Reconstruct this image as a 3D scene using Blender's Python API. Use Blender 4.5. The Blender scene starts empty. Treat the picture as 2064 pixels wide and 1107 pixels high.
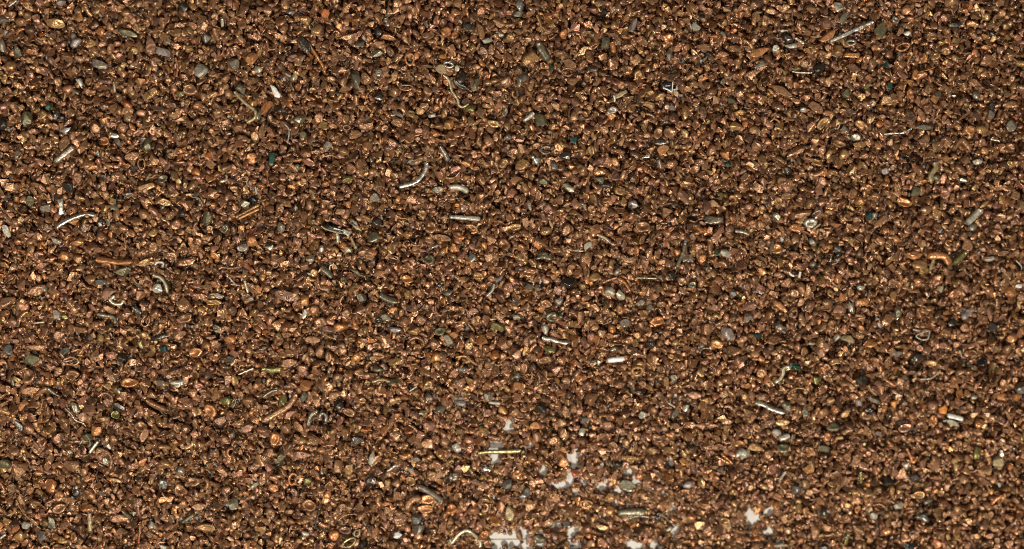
import bpy, math, random
import numpy as np
from mathutils import Vector, Matrix

# ------------------------------------------------------------------ units: 1 Blender unit = 1 cm
sc = bpy.context.scene
sc.unit_settings.system = 'METRIC'
sc.unit_settings.scale_length = 0.01
PW, PH = 2064, 1107
S = 0.0075                                   # centimetres to one photograph pixel
ZS = 0.15                                    # usual height of the pile's surface

# ------------------------------------------------------------------ camera
cam_d = bpy.data.cameras.new('camera')
cam = bpy.data.objects.new('camera', cam_d)
sc.collection.objects.link(cam)
sc.camera = cam
DIST = 24.0
TILT = math.radians(4.0)
YAW = math.radians(2.0)
cam.rotation_euler = (-TILT, -YAW, 0)
cam.location = Vector((0, 0, ZS)) + cam.rotation_euler.to_matrix() @ Vector((0, 0, DIST))
cam_d.sensor_width = 36.0
cam_d.lens = 36.0 * DIST / (PW * S)
cam_d.clip_start = 0.5
cam_d.clip_end = 500.0
cam_d.dof.use_dof = True
cam_d.dof.focus_distance = DIST - 0.25
cam_d.dof.aperture_fstop = 0.06

# ------------------------------------------------------------------ room light
w = bpy.data.worlds.new('World'); sc.world = w; w.use_nodes = True
bg = w.node_tree.nodes['Background']
bg.inputs['Color'].default_value = (1.0, 0.93, 0.84, 1)
bg.inputs['Strength'].default_value = 0.022

def area(name, loc, size, power, color):
    d = bpy.data.lights.new(name, 'AREA')
    d.shape = 'DISK'; d.size = size; d.energy = power; d.color = color
    o = bpy.data.objects.new(name, d); sc.collection.objects.link(o)
    o.location = loc
    o.rotation_euler = (Vector((0, 0, 0)) - Vector(loc)).to_track_quat('-Z', 'Y').to_euler()
    return o

area('lamp_key', (9.0, -33.0, 39.0), 6.5, 29000, (1.0, 0.92, 0.80))
area('lamp_second', (-11.0, -5.0, 21.0), 3.0, 1900, (1.0, 0.92, 0.80))
area('lamp_third', (9.0, 9.0, 22.0), 1.6, 350, (1.0, 0.92, 0.80))

sc.cycles.filter_width = 1.0
vs = sc.view_settings
vs.view_transform = 'Standard'; vs.look = 'None'; vs.exposure = -0.05; vs.gamma = 1.0
vs.use_curve_mapping = False

# ------------------------------------------------------------------ helpers: place of a photo pixel on the pile
cam.rotation_mode = 'XYZ'
RC = cam.rotation_euler.to_matrix()
def at(px, py, z=ZS):
    d = RC @ Vector(((px - PW / 2) * S / DIST, -(py - PH / 2) * S / DIST, -1.0))
    o = cam.location
    t = (z - o.z) / d.z
    return o.x + d.x * t, o.y + d.y * t

ZR = 2.9923
REG = {k: (ox, oy, ZR) for k, (ox, oy) in dict(
    A=(0, 0), B=(516, 0), C=(1032, 0), D=(1544, 0), E=(0, 369), F=(516, 369), G=(1032, 369), H=(1544, 369),
    I=(0, 737), J=(516, 737), K=(1032, 737), L=(1544, 737)).items()}
REG.update(b=(860, 100, 8.514), f=(640, 430, 11.07), g=(1280, 470, 9.225), h=(1060, 600, 11.07), s=(780, 320, 15.81),
           k=(1500, 780, 9.229), c=(1300, 140, 13.84), w=(1180, 700, 18.45), y=(680, 1060, 23.55), i=(150, 850, 13.84), q=(960, 1030, 13.76))
def pix(reg, x, y):
    ox, oy, z = REG[reg]
    return ox + x / z, oy + y / z
def pos(reg, x, y):
    return at(*pix(reg, x, y))
def ln(reg, v):
    return v / REG[reg][2] * S

# ------------------------------------------------------------------ materials
def material(name, col, metallic, rough, var=0.25, bump=0.25, scale=26.0, spot=None, attr=None):
    m = bpy.data.materials.new(name); m.use_nodes = True
    nt = m.node_tree; N = nt.nodes; L = nt.links
    b = N['Principled BSDF']
    b.inputs['Metallic'].default_value = metallic
    tc = N.new('ShaderNodeTexCoord')
    n1 = N.new('ShaderNodeTexNoise'); n1.inputs['Scale'].default_value = scale; n1.inputs['Detail'].default_value = 3
    n2 = N.new('ShaderNodeTexNoise'); n2.inputs['Scale'].default_value = scale * 0.33; n2.inputs['Detail'].default_value = 2
    geo = N.new('ShaderNodeNewGeometry')
    L.new(geo.outputs['Position'], n1.inputs['Vector']); L.new(geo.outputs['Position'], n2.inputs['Vector'])
    hsv = N.new('ShaderNodeHueSaturation')
    mr = N.new('ShaderNodeMapRange'); mr.inputs[1].default_value = 0.3; mr.inputs[2].default_value = 0.7
    mr.inputs[3].default_value = 1 - var; mr.inputs[4].default_value = 1 + var
    L.new(n1.outputs['Fac'], mr.inputs[0]); L.new(mr.outputs[0], hsv.inputs['Value'])
    if attr:
        a = N.new('ShaderNodeAttribute'); a.attribute_name = attr; src = a.outputs['Color']
    else:
        rgb = N.new('ShaderNodeRGB'); rgb.outputs[0].default_value = (*col, 1); src = rgb.outputs[0]
    if spot:
        mx = N.new('ShaderNodeMix'); mx.data_type = 'RGBA'
        ms = N.new('ShaderNodeMapRange'); ms.inputs[1].default_value = 0.48; ms.inputs[2].default_value = 0.68
        ms.inputs[3].default_value = 0.0; ms.inputs[4].default_value = 0.75
        L.new(n2.outputs['Fac'], ms.inputs[0]); L.new(ms.outputs[0], mx.inputs['Factor'])
        L.new(src, mx.inputs['A']); mx.inputs['B'].default_value = (*spot, 1); src = mx.outputs['Result']
    L.new(src, hsv.inputs['Color']); L.new(hsv.outputs[0], b.inputs['Base Color'])
    rr = N.new('ShaderNodeMapRange'); rr.inputs[1].default_value = 0.3; rr.inputs[2].default_value = 0.7
    rr.inputs[3].default_value = max(0.10, rough - 0.15); rr.inputs[4].default_value = min(1, rough + 0.15)
    L.new(n2.outputs['Fac'], rr.inputs[0]); L.new(rr.outputs[0], b.inputs['Roughness'])
    if bump:
        bp = N.new('ShaderNodeBump'); bp.inputs['Strength'].default_value = bump; bp.inputs['Distance'].default_value = 0.02
        L.new(n1.outputs['Fac'], bp.inputs['Height']); L.new(bp.outputs[0], b.inputs['Normal'])
    return m

CUC = {'cu': (0.325, 0.168, 0.082), 'or': (0.53, 0.24, 0.095), 'go': (0.42, 0.24, 0.10), 'pk': (0.325, 0.168, 0.098), 'dk': (0.185, 0.098, 0.058)}
PAL = {  # colour key: (base colour, metallic, roughness, words)
    'si': ((0.70, 0.67, 0.58), 0.85, 0.36, 'silver'), 'gr': ((0.27, 0.22, 0.165), 0.5, 0.36, 'grey'),
    'pg': ((0.48, 0.44, 0.35), 0.35, 0.36, 'pale grey'), 'dg': ((0.10, 0.084, 0.068), 0.7, 0.30, 'dark grey'),
    'bg': ((0.23, 0.215, 0.185), 0.55, 0.34, 'blue-grey'), 'gg': ((0.22, 0.192, 0.13), 0.55, 0.36, 'greenish grey'),
    'wh': ((0.82, 0.80, 0.72), 0.1, 0.35, 'white'), 'cr': ((0.66, 0.58, 0.4), 0.5, 0.32, 'cream'),
    'br': ((0.40, 0.335, 0.17), 0.7, 0.36, 'brass yellow'), 'yg': ((0.27, 0.235, 0.09), 0.6, 0.34, 'yellow-green'),
    'ol': ((0.135, 0.118, 0.06), 0.45, 0.42, 'olive'), 'tn': ((0.40, 0.30, 0.16), 0.3, 0.42, 'tan'),
    'gn': ((0.022, 0.06, 0.03), 0.0, 0.35, 'green'), 'te': ((0.013, 0.05, 0.042), 0.0, 0.35, 'teal'),
    'bk': ((0.014, 0.013, 0.014), 0.0, 0.30, 'black'), 'bl': ((0.02, 0.06, 0.16), 0.0, 0.35, 'blue'),
    'ro': ((0.52, 0.17, 0.06), 0.2, 0.40, 'orange-red'), 'oc': ((0.62, 0.23, 0.035), 0.1, 0.45, 'orange'), 'rd': ((0.4, 0.14, 0.07), 0.3, 0.40, 'red'),
    'li': ((0.36, 0.3, 0.27), 0.35, 0.40, 'lilac-grey'),
}
CUW = {'cu': 'brown', 'or': 'orange', 'go': 'golden', 'pk': 'pinkish', 'dk': 'dark brown'}
MAT = {k: material('copper_' + CUW[k].replace(' ', '_'), c, 0.48, 0.35, 0.30, 0.5, 24, (c[0] * 0.62, c[1] * 0.6, c[2] * 0.62)) for k, c in CUC.items()}
for k, (c, me, ro, wd) in PAL.items():
    MAT[k] = material(wd.replace(' ', '_').replace('-', '_'), c, me, ro, 0.28, 0.3, 20 if k in ('si', 'br', 'cr') else 28, (c[0] * 0.55, c[1] * 0.53, c[2] * 0.48) if k not in ('bk', 'wh', 'oc') else None)
MASS = material('copper_mass', (0.5, 0.2, 0.1), 0.48, 0.35, 0.28, 0.55, 28, None, 'tint')
WHITE = material('white_laminate', (0.62, 0.59, 0.54), 0.0, 0.5, 0.05, 0.06, 9)

# ------------------------------------------------------------------ shapes
rng = np.random.default_rng(11)
random.seed(5)

def ico(sub):
    import bmesh
    bm = bmesh.new(); bmesh.ops.create_icosphere(bm, subdivisions=sub, radius=1.0)
    bm.verts.ensure_lookup_table()
    v = np.array([x.co[:] for x in bm.verts]); f = np.array([[q.index for q in x.verts] for x in bm.faces]); bm.free()
    return v, f
ICO2, ICO3 = ico(2), ico(3)       # 42 and 162 vertices

def hull_shape(r):
    import bmesh
    bm = bmesh.new(); n = int(r.integers(8, 13))
    p = r.normal(size=(n, 3)); p /= np.linalg.norm(p, axis=1)[:, None]; p *= r.uniform(0.75, 1.0, (n, 1))
    for q in p: bm.verts.new(q)
    o = bmesh.ops.convex_hull(bm, input=bm.verts[:])
    bmesh.ops.delete(bm, geom=[v for v in bm.verts if not v.link_faces], context='VERTS')
    bmesh.ops.dissolve_limit(bm, angle_limit=0.25, verts=bm.verts[:], edges=bm.edges[:])
    if r.random() < 0.6: bmesh.ops.bevel(bm, geom=bm.edges[:], offset=0.10, segments=1, affect='EDGES', profile=0.5)
    bmesh.ops.triangulate(bm, faces=bm.faces[:])
    bm.verts.ensure_lookup_table(); bm.verts.index_update()
    v = np.array([x.co[:] for x in bm.verts]); f = np.array([[q.index for q in x.verts] for x in bm.faces]); bm.free()
    if r.random() < 0.45:                      # folded or hollowed face
        v[:, 2] -= np.where(v[:, 2] > 0, r.uniform(0.3, 0.9) * np.exp(-(v[:, 0] ** 2 + (v[:, 1] * r.uniform(.8, 2)) ** 2) * 1.8), 0)
    if r.random() < 0.4: v[:, 2] += r.uniform(-.5, .5) * v[:, 0] ** 2
    v -= (v.max(0) + v.min(0)) / 2
    return v / np.abs(v).max(0), f

def noise_dir(v, r, n=5, amp=0.2):
    out = np.zeros(len(v))
    for _ in range(n):
        d = r.normal(size=3) * r.uniform(0.8, 2.6); out += np.sin(v @ d + r.uniform(0, 6.28))
    return out * amp / math.sqrt(n)

def grain_shape(r, base, style):
    """unit grain, about 1 in each half-axis; style r rounded, a angular, f flat, o oblong, c cupped"""
    v, f = base; v = v.copy()
    v *= (1 + noise_dir(v, r, 5, 0.16))[:, None]
    ncut = {'r': 5, 'a': 12, 'f': 6, 'o': 7, 'c': 4}[style]
    for _ in range(ncut):
        n = r.normal(size=3); n /= np.linalg.norm(n)
        lim = r.uniform(0.38, 0.82)
        d = v @ n - lim
        v -= np.outer(np.maximum(d, 0) * 0.92, n)
    if style == 'f':
        top = v[:, 2] > 0
        v[:, 2] = np.where(top, np.minimum(v[:, 2], 0.55 + 0.12 * v[:, 0]), np.maximum(v[:, 2], -0.6))
    if style == 'c':
        rr = (v[:, 0] / 0.72) ** 2 + (v[:, 1] / 0.6) ** 2
        dent = np.exp(-rr * 1.6) * r.uniform(0.9, 1.3)
        v[:, 2] -= np.where(v[:, 2] > 0, dent, 0)
    if style == 'o':
        v[:, 1] += 0.22 * np.sin(v[:, 0] * 1.6 + r.uniform(0, 6)); v[:, 0] = np.sign(v[:, 0]) * np.abs(v[:, 0]) ** 0.85
    v -= (v.max(0) + v.min(0)) / 2
    return v / np.abs(v).max(0), f

def spline(pts, n):
    p = np.array(pts, float)
    if len(p) == 2:
        t = np.linspace(0, 1, n)[:, None]; return p[0] * (1 - t) + p[1] * t
    q = np.vstack([2 * p[0] - p[1], p, 2 * p[-1] - p[-2]])
    out = []
    segs = len(p) - 1
    for u in np.linspace(0, segs - 1e-6, n):
        i = int(u); t = u - i; a, b, c, d = q[i:i + 4]
        out.append(0.5 * ((2 * b) + (-a + c) * t + (2 * a - 5 * b + 4 * c - d) * t * t + (-a + 3 * b - 3 * c + d) * t ** 3))
    return np.array(out)

def tube_shape(r, path, rad, sides=10, flat=0.8, rough=0.12, taper=0.0, closed=False, bow=0.0):
    """path: n x 2 points; a lumpy rod along them with blunt ends"""
    n = len(path)
    tan = np.gradient(path, axis=0) if not closed else np.roll(path, -1, 0) - np.roll(path, 1, 0)
    tan /= np.linalg.norm(tan, axis=1)[:, None] + 1e-9
    nor = np.stack([-tan[:, 1], tan[:, 0]], 1)
    V = []; 
    tt = np.linspace(0, 1, n)
    ph = r.uniform(0, 6.28, 4)
    ang = np.linspace(0, 2 * math.pi, sides, endpoint=False)
    for i in range(n):
        k = 1 + rough * (math.sin(tt[i] * 17 + ph[0]) * 0.5 + math.sin(tt[i] * 39 + ph[1]) * 0.5) + r.normal() * rough * 0.35
        if not closed:
            k *= 1 - taper * tt[i]
            e = min(tt[i], 1 - tt[i]) * (n - 1)
            if e < 0.5: k *= 0.72
        tw = ph[2] + tt[i] * 1.5
        prof = 1 + 0.16 * np.cos(2 * ang + tw) + 0.08 * np.cos(3 * ang + ph[3])
        off = np.cos(ang) * rad * k * prof; up = np.sin(ang) * rad * k * prof * flat
        z = bow * (4 * tt[i] * (1 - tt[i])) if not closed else bow * math.sin(tt[i] * 6.28 + ph[1])
        V.append(np.column_stack([path[i, 0] + nor[i, 0] * off, path[i, 1] + nor[i, 1] * off, up + z]))
    V = np.vstack(V); F = []
    m = n if closed else n - 1
    for i in range(m):
        a, b = i * sides, ((i + 1) % n) * sides
        for j in range(sides):
            F.append((a + j, b + j, b + (j + 1) % sides, a + (j + 1) % sides)[::-1])
    if not closed:
        F.append(tuple(range(sides))); F.append(tuple(range((n - 1) * sides, n * sides))[::-1])
    return V, F

def plate_shape(r, poly, th, dome=0.0):
    """poly: n x 2 outline (counter-clockwise); a thin chip with softened rim"""
    p = np.array(poly, float)
    a = np.sum(p[:, 0] * np.roll(p[:, 1], -1) - np.roll(p[:, 0], -1) * p[:, 1])
    if a < 0: p = p[::-1]
    # split the outline so it is not perfectly straight
    q = []
    for i in range(len(p)):
        u, v = p[i], p[(i + 1) % len(p)]
        for t in (0, 0.33, 0.67): q.append(u * (1 - t) + v * t)
    q = np.array(q); q += r.normal(size=q.shape) * th * 0.10
    c = q.mean(0); n = len(q)
    def ring(s, z): return np.column_stack([c + (q - c) * s, np.full(n, z)])
    V = np.vstack([ring(0.90, -th / 2), ring(1, -th * 0.25), ring(1, th * 0.25), ring(0.90, th / 2), ring(0.45, th / 2 + dome), [[c[0], c[1], th / 2 + dome * 1.2]]])
    d = q.max(0) - q.min(0)
    V[:, 2] += 0.25 * th * np.sin((V[:, 0] - c[0]) / d.max() * 4 + r.uniform(0, 6)) 
    F = [tuple(range(n))[::-1]]
    for k in range(4):
        for j in range(n):
            F.append((k * n + j, k * n + (j + 1) % n, (k + 1) * n + (j + 1) % n, (k + 1) * n + j))
    for j in range(n): F.append((4 * n + j, 4 * n + (j + 1) % n, 5 * n))
    return V, F

def crumple_shape(r, rx, ry, rz):
    v, f = ICO3; v = v.copy()
    for _ in range(7):
        n = r.normal(size=3); n /= np.linalg.norm(n)
        d = np.abs(v @ n + r.uniform(-.4, .4)); v *= (0.72 + 0.42 * np.minimum(d, 0.8))[:, None]
    v -= (v.max(0) + v.min(0)) / 2
    v /= np.abs(v).max(0)
    return v * np.array([rx, ry, rz]), f

def rotz(v, a):
    c, s = math.cos(a), math.sin(a)
    o = v.copy(); o[:, 0] = v[:, 0] * c - v[:, 1] * s; o[:, 1] = v[:, 0] * s + v[:, 1] * c
    return o

def mesh_object(name, V, F, mat, smooth=True, parent=None):
    me = bpy.data.meshes.new(name)
    me.from_pydata([tuple(x) for x in V], [], [tuple(int(k) for k in f) for f in F])
    me.polygons.foreach_set('use_smooth', [smooth] * len(me.polygons))
    me.materials.append(mat)
    me.update()
    o = bpy.data.objects.new(name, me); sc.collection.objects.link(o)
    if parent: o.parent = parent
    return o

# ------------------------------------------------------------------ the setting: white board with one thin seam
def board():
    y0 = at(1025, 1087, 0.0)[1]; g = 0.010; X = 60.0; Y = 60.0; d = 0.03
    V = [(-X, -Y, 0), (X, -Y, 0), (-X, y0 - g, 0), (X, y0 - g, 0), (-X, y0 - g * .6, -d), (X, y0 - g * .6, -d),
         (-X, y0 + g * .6, -d), (X, y0 + g * .6, -d), (-X, y0 + g, 0), (X, y0 + g, 0), (-X, Y, 0), (X, Y, 0)]
    F = [(2 * i, 2 * i + 1, 2 * i + 3, 2 * i + 2) for i in range(5)]
    o = mesh_object('ground', V, F, WHITE, smooth=False)
    o['kind'] = 'structure'; o['label'] = 'white board with a thin dark seam under the copper granules'
board()

# ------------------------------------------------------------------ the pile's height map
CELL = 0.015
MX, MY = 1.5, 1.2
HX0, HY0 = -PW * S / 2 - MX, -PH * S / 2 - MY
NX, NY = int((PW * S + 2 * MX) / CELL), int((PH * S + 2 * MY) / CELL)
H = np.zeros((NY, NX))
MASK = np.zeros((NY, NX), bool)
gx = HX0 + (np.arange(NX) + .5) * CELL; gy = HY0 + (np.arange(NY) + .5) * CELL
GX, GY = np.meshgrid(gx, gy)
def ci(x, y): return int((x - HX0) / CELL), int((y - HY0) / CELL)

# target thickness: rolling surface that thins out where the board shows
T = 0.165 + 0.018 * np.sin(GX * 0.9 + 1) * np.sin(GY * 1.1) + 0.016 * np.sin(GX * 2.3 + GY * 1.7) + 0.012 * np.sin(GX * 4.9 - GY * 3.1 + 2) * np.sin(GY * 4.3 + GX)
BARE = np.zeros((NY, NX), bool)
THIN = [(1230, 1010, 250, 120, 1.0), (1020, 1085, 120, 60, 1.0), (1530, 1050, 60, 60, 1.0), (1000, 880, 80, 80, 1.0), (925, 812, 40, 40, 1.0), (1400, 1060, 200, 70, 0.8)]
for (px, py, rx, ry, k) in THIN:
    x, y = at(px, py, 0.05)
    q = ((GX - x) / (rx * S)) ** 2 + ((GY - y) / (ry * S)) ** 2
    T = np.minimum(T, np.where(q < 4, T * (1 - k * 0.60 * np.exp(-q * 0.9)), T))
HOLES = [(1008, 1089, 17, 12), (1035, 1092, 22, 10), (1010, 1101, 16, 10), (1045, 1076, 10, 6), (1000, 1080, 9, 8), (1056, 1080, 8, 5), (1062, 1103, 4, 8),
         (1093, 1077, 5, 4), (1087, 1093, 6, 7), (1148, 920, 6, 5), (1162, 918, 6, 6), (1155, 927, 8, 5), (1157, 941, 5, 7), (1094, 949, 6, 9), (1148, 965, 6, 12),
         (1120, 978, 9, 6), (1135, 977, 6, 6), (1161, 992, 5, 5), (1177, 972, 5, 3), (1213, 980, 7, 7), (1265, 950, 7, 5), (1280, 970, 6, 10),
         (1246, 990, 4, 5), (1161, 1066, 6, 6), (1149, 1078, 4, 8), (1091, 1080, 6, 4), (1160, 1101, 10, 6), (1272, 1099, 8, 7), (1284, 1102, 7, 6),
         (1318, 1098, 6, 10), (1351, 934, 5, 5), (1517, 1044, 9, 10), (1510, 1036, 6, 5), (1547, 1031, 7, 6), (1547, 1071, 8, 5), (1354, 1023, 5, 3), (1358, 1065, 6, 5),
         (925, 812, 8, 6), (1026, 861, 8, 9), (997, 901, 9, 10), (997, 924, 6, 8), (802, 1080, 6, 5), (1013, 1087, 30, 3), (1063, 899, 5, 4)]
for (px, py, rx, ry) in HOLES:
    x, y = at(px, py, 0.0)
    BARE |= ((GX - x) / ((rx + 2) * S)) ** 2 + ((GY - y) / ((ry + 2) * S)) ** 2 < 1

# ------------------------------------------------------------------ catalogue of everything that stands out of the pile
ITEMS = []      # dict(name, cat, look, anc, parts=[(part name, V, F, colour)], px)
def item(name, cat, look, anc, px, parts, group): ITEMS.append(dict(name=name, cat=cat, look=look, anc=anc, px=px, parts=parts, group=group))
def seed(*a): return np.random.default_rng(abs(hash(tuple(int(x * 7) for x in a))) % (2 ** 32))
SHW = {'r': 'rounded', 'a': 'angular', 'f': 'flat', 'o': 'oblong', 'c': 'cupped'}

def col_name(col, kind):
    cu = col in CUC
    if kind == 'granule': return ('copper_granule' if cu else 'metal_granule', 'granule', CUW[col] if cu else PAL[col][3], 'large copper granules in the pile' if cu else 'grey and coloured granules among the copper')
    if kind == 'wire': return ('copper_wire' if cu else 'metal_wire', 'wire', CUW[col] + ' copper' if cu else PAL[col][3], 'copper wire offcuts on the pile' if cu else 'silvery wire offcuts on the pile')
    if kind == 'ring': return ('copper_ring' if cu else 'metal_ring', 'ring', CUW[col] + ' copper' if cu else PAL[col][3], 'small wire rings on the pile')

def G(reg, x, y, rx, ry, ang=0, col='cu', st='r', anc=None, name=None, flat=None):
    r = seed(*pix(reg, x, y))
    V, F = grain_shape(r, ICO3, st)
    a, b = ln(reg, rx), ln(reg, ry)
    c = {'r': 0.78, 'a': 0.7, 'f': 0.36, 'o': 0.8, 'c': 0.6}[st] * min(a, b) if flat is None else flat * min(a, b)
    V = V * np.array([a, b, c])
    V = rotz(V, math.radians(ang))
    nm, cat, wd, grp = col_name(col, 'granule')
    if name: nm = name; cat = name.split('_')[-1]
    noun = 'copper granule' if col in CUC else {'granule': {'r': 'bead', 'a': 'lump', 'f': 'flat grain', 'o': 'oblong grain', 'c': 'cupped grain'}[st]}.get(cat, cat)
    look = f'{wd} {SHW[st]} {noun}' if col in CUC else f'{wd} {noun}'
    item(nm, cat, look, anc, pix(reg, x, y), [(nm, V, F, col)], grp)
    ITEMS[-1]['crisp'] = st in 'afo'

def W(reg, pts, wd, col='si', anc=None, look=None, flat=0.85, rough=0.13, taper=0.0, bow=0.0):
    P = np.array([pos(reg, *p) for p in pts])
    L = np.sum(np.linalg.norm(np.diff(P, axis=0), axis=1)); rad = ln(reg, wd) / 2 * 1.1
    n = int(min(40, max(7, L / (rad * 0.8))))
    c = (P.max(0) + P.min(0)) / 2
    V, F = tube_shape(seed(*P[0], *P[-1]), spline(P - c, n), rad, 10, flat, rough, taper, bow=bow)
    nm, cat, w_, grp = col_name(col, 'wire')
    if look is None:
        chord = np.linalg.norm(P[-1] - P[0]) / L
        look = ('thin ' if wd / REG[reg][2] < 4.2 else 'thick ' if wd / REG[reg][2] > 9 else '') + w_ + (' straight wire' if chord > 0.97 else ' curved wire' if chord > 0.75 else ' curled wire')
    mid = pix(reg, *pts[len(pts) // 2]) if len(pts) > 2 else tuple((np.array(pix(reg, *pts[0])) + np.array(pix(reg, *pts[1]))) / 2)
    item(nm, cat, look, anc, mid, [(nm, V, F, col)], grp)
    ITEMS[-1]['ctr'] = c

def R(reg, x, y, rx, ry, ang=0, t=12, col='cu', anc=None, gap=0.0, look=None):
    r = seed(*pix(reg, x, y)); n = 22
    th = np.linspace(0, 2 * math.pi, n, endpoint=False) if gap == 0 else np.linspace(gap / 2, 2 * math.pi - gap / 2, n)
    a, b = ln(reg, rx) - ln(reg, t) / 2, ln(reg, ry) - ln(reg, t) / 2
    path = np.column_stack([np.cos(th) * a, np.sin(th) * b]) * (1 + 0.05 * np.sin(2 * th + 1) + 0.04 * np.sin(3 * th))[:, None]
    path = path @ np.array([[math.cos(math.radians(ang)), math.sin(math.radians(ang))], [-math.sin(math.radians(ang)), math.cos(math.radians(ang))]])
    V, F = tube_shape(r, path, ln(reg, t) / 2, 8, 1.1, 0.12, closed=(gap == 0), bow=0.01)
    nm, cat, w_, grp = col_name(col, 'ring')
    item(nm, cat, look or (f'{w_} closed ring' if gap == 0 else f'{w_} open ring'), anc, pix(reg, x, y), [(nm, V, F, col)], grp)

def P(reg, poly, th, col, anc=None, name='plastic_chip', look=None, extra=None):
    Q = np.array([pos(reg, *p) for p in poly]); c = (Q.max(0) + Q.min(0)) / 2
    r = seed(*Q[0])
    V, F = plate_shape(r, Q - c, ln(reg, th))
    wd = CUW[col] + ' copper' if col in CUC else PAL[col][3]
    parts = [(name, V, F, col)]
    for (pn, kind, pts, t2, c2, dz) in extra or []:
        E = np.array([pos(reg, *p) for p in pts]) - c
        if kind == 'plate': V2, F2 = plate_shape(r, E, ln(reg, t2))
        else: V2, F2 = tube_shape(r, spline(E, 12), ln(reg, t2) / 2, 8, 0.8, 0.1)
        V2[:, 2] += ln(reg, dz); parts.append((pn, V2, F2, c2))
    noun = name.split('_')[-1]
    pm = np.mean([pix(reg, *p) for p in poly], axis=0)
    item(name, noun, look or f'{wd} flat {noun}', anc, tuple(pm), parts, 'thin chips and flakes on the pile')
    ITEMS[-1]['ctr'] = c

def K(reg, x, y, rx, ry, ang=0, col='dg', anc=None, look=None):
    r = seed(*pix(reg, x, y)); a, b = ln(reg, rx), ln(reg, ry)
    V, F = crumple_shape(r, a, b, 0.6 * min(a, b))
    item('metal_foil', 'foil', look or f'{PAL[col][3]} crumpled foil scrap', anc, pix(reg, x, y), [('metal_foil', rotz(V, math.radians(ang)), F, col)], 'crumpled foil scraps on the pile')

# --- top row, first quarter
G('A', 1215, 425, 44, 38, 20, 'pg', 'a', 'pale grey ridged metal bead beside a smaller darker one')
G('A', 1405, 385, 40, 34, -20, 'gr', 'a'); G('A', 1248, 228, 28, 34, 0, 'bg', 'r'); G('A', 1110, 45, 27, 32, 0, 'dg', 'r')
K('A', 450, 240, 40, 46, 20, 'li', 'lilac-grey ragged foil flake'); G('A', 985, 315, 45, 26, -5, 'li', 'o')
G('A', 770, 195, 56, 26, -3, 'ol', 'o'); W('A', [(335, 975), (390, 932), (445, 885)], 30, 'gr', 'short thick grey wire stub')
P('A', [(360, 790), (400, 770), (438, 768), (425, 790), (390, 805)], 12, 'si'); G('A', 890, 872, 28, 46, -20, 'ol', 'a')
G('A', 485, 502, 16, 36, 30, 'pg', 'o'); W('A', [(686, 495), (694, 560)], 13, 'cr')
R('A', 857, 990, 26, 40, 5, 13, 'cu', 'upright oval brown copper ring'); G('A', 298, 645, 20, 24, 0, 'gn', 'a', name='plastic_chip')
G('A', 345, 692, 20, 32, -20, 'dg', 'a'); G('A', 693, 815, 26, 17, 0, 'cr', 'a'); G('A', 712, 856, 25, 18, -30, 'gr', 'o')
W('A', [(1418, 555), (1480, 620), (1538, 665), (1540, 710), (1490, 742)], 18, 'tn'); G('A', 100, 310, 25, 40, 20, 'gg', 'a')
W('A', [(1060, 350), (1072, 405), (1064, 460)], 11, 'or'); G('A', 908, 265, 32, 50, 15, 'pk', 'f'); G('A', 10, 275, 22, 40, 0, 'gr', 'r'); G('A', 12, 745, 24, 38, 25, 'dg', 'o')
G('A', 900, 573, 56, 24, 38, 'go', 'f'); G('A', 1548, 418, 15, 22, 0, 'pg', 'r'); W('A', [(1340, 115), (1343, 165)], 15, 'cr'); G('A', 1140, 292, 26, 25, 0, 'go', 'r')
G('A', 390, 868, 32, 52, -20, 'cu', 'f'); G('A', 465, 1070, 34, 38, 0, 'cu', 'f'); G('A', 1435, 770, 34, 32, 0, 'cu', 'r'); G('A', 330, 140, 60, 30, -12, 'go', 'a')
G('A', 1520, 355, 40, 34, 20, 'or', 'a'); G('A', 800, 945, 45, 28, 15, 'cu', 'f'); G('A', 575, 770, 34, 34, 0, 'cu', 'r'); G('A', 1150, 540, 45, 36, 0, 'cu', 'c')
R('A', 1475, 1080, 24, 20, 0, 10, 'cu'); G('A', 985, 1080, 30, 26, 0, 'gr', 'c'); G('A', 1350, 1092, 25, 9, 10, 'cr', 'o'); G('A', 600, 390, 50, 26, -15, 'gr', 'f'); G('A', 365, 12, 28, 20, 0, 'li', 'r')
G('A', 945, 655, 50, 16, -6, 'gr', 'o'); G('A', 160, 715, 40, 40, 20, 'ol', 'f'); W('A', [(55, 40), (100, 5)], 9, 'pg'); G('A', 410, 740, 36, 16, 30, 'dk', 'o')
G('A', 1450, 535, 34, 26, -30, 'gg', 'a'); G('A', 1085, 565, 26, 16, 0, 'yg', 'a'); G('A', 20, 120, 30, 22, 0, 'gr', 'r'); G('A', 635, 850, 26, 26, 0, 'or', 'c')
# --- top row, second quarter
R('B', 927, 358, 32, 43, 5, 15, 'or', 'large oval orange copper ring'); G('B', 415, 84, 29, 27, 0, 'ro', 'r', 'small round orange-red plastic bead', 'plastic_bead')
G('B', 295, 125, 36, 30, 0, 'go', 'a'); G('B', 365, 180, 34, 36, 0, 'go', 'r'); G('B', 292, 270, 56, 26, -52, 'dg', 'f', 'dark grey flat grain with a copper tail')
W('B', [(322, 270), (370, 345), (405, 400), (418, 450)], 13, 'or'); P('B', [(84, 512), (112, 520), (152, 572), (143, 594), (112, 584)], 14, 'wh', 'bright white angular flake', 'plastic_flake')
G('B', 22, 420, 20, 22, 0, 'cr', 'r'); G('B', 132, 660, 28, 28, 0, 'dg', 'r'); G('B', 262, 715, 46, 30, 40, 'gg', 'o'); G('B', 600, 483, 27, 60, 8, 'gg', 'o', 'pale green upright barrel stub')
G('B', 735, 582, 32, 28, 0, 'dg', 'a'); P('B', [(82, 922), (112, 920), (116, 960), (104, 1000), (76, 1000)], 16, 'gn', 'vivid green upright chip'); G('B', 550, 1080, 36, 20, -5, 'yg', 'o')
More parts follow.
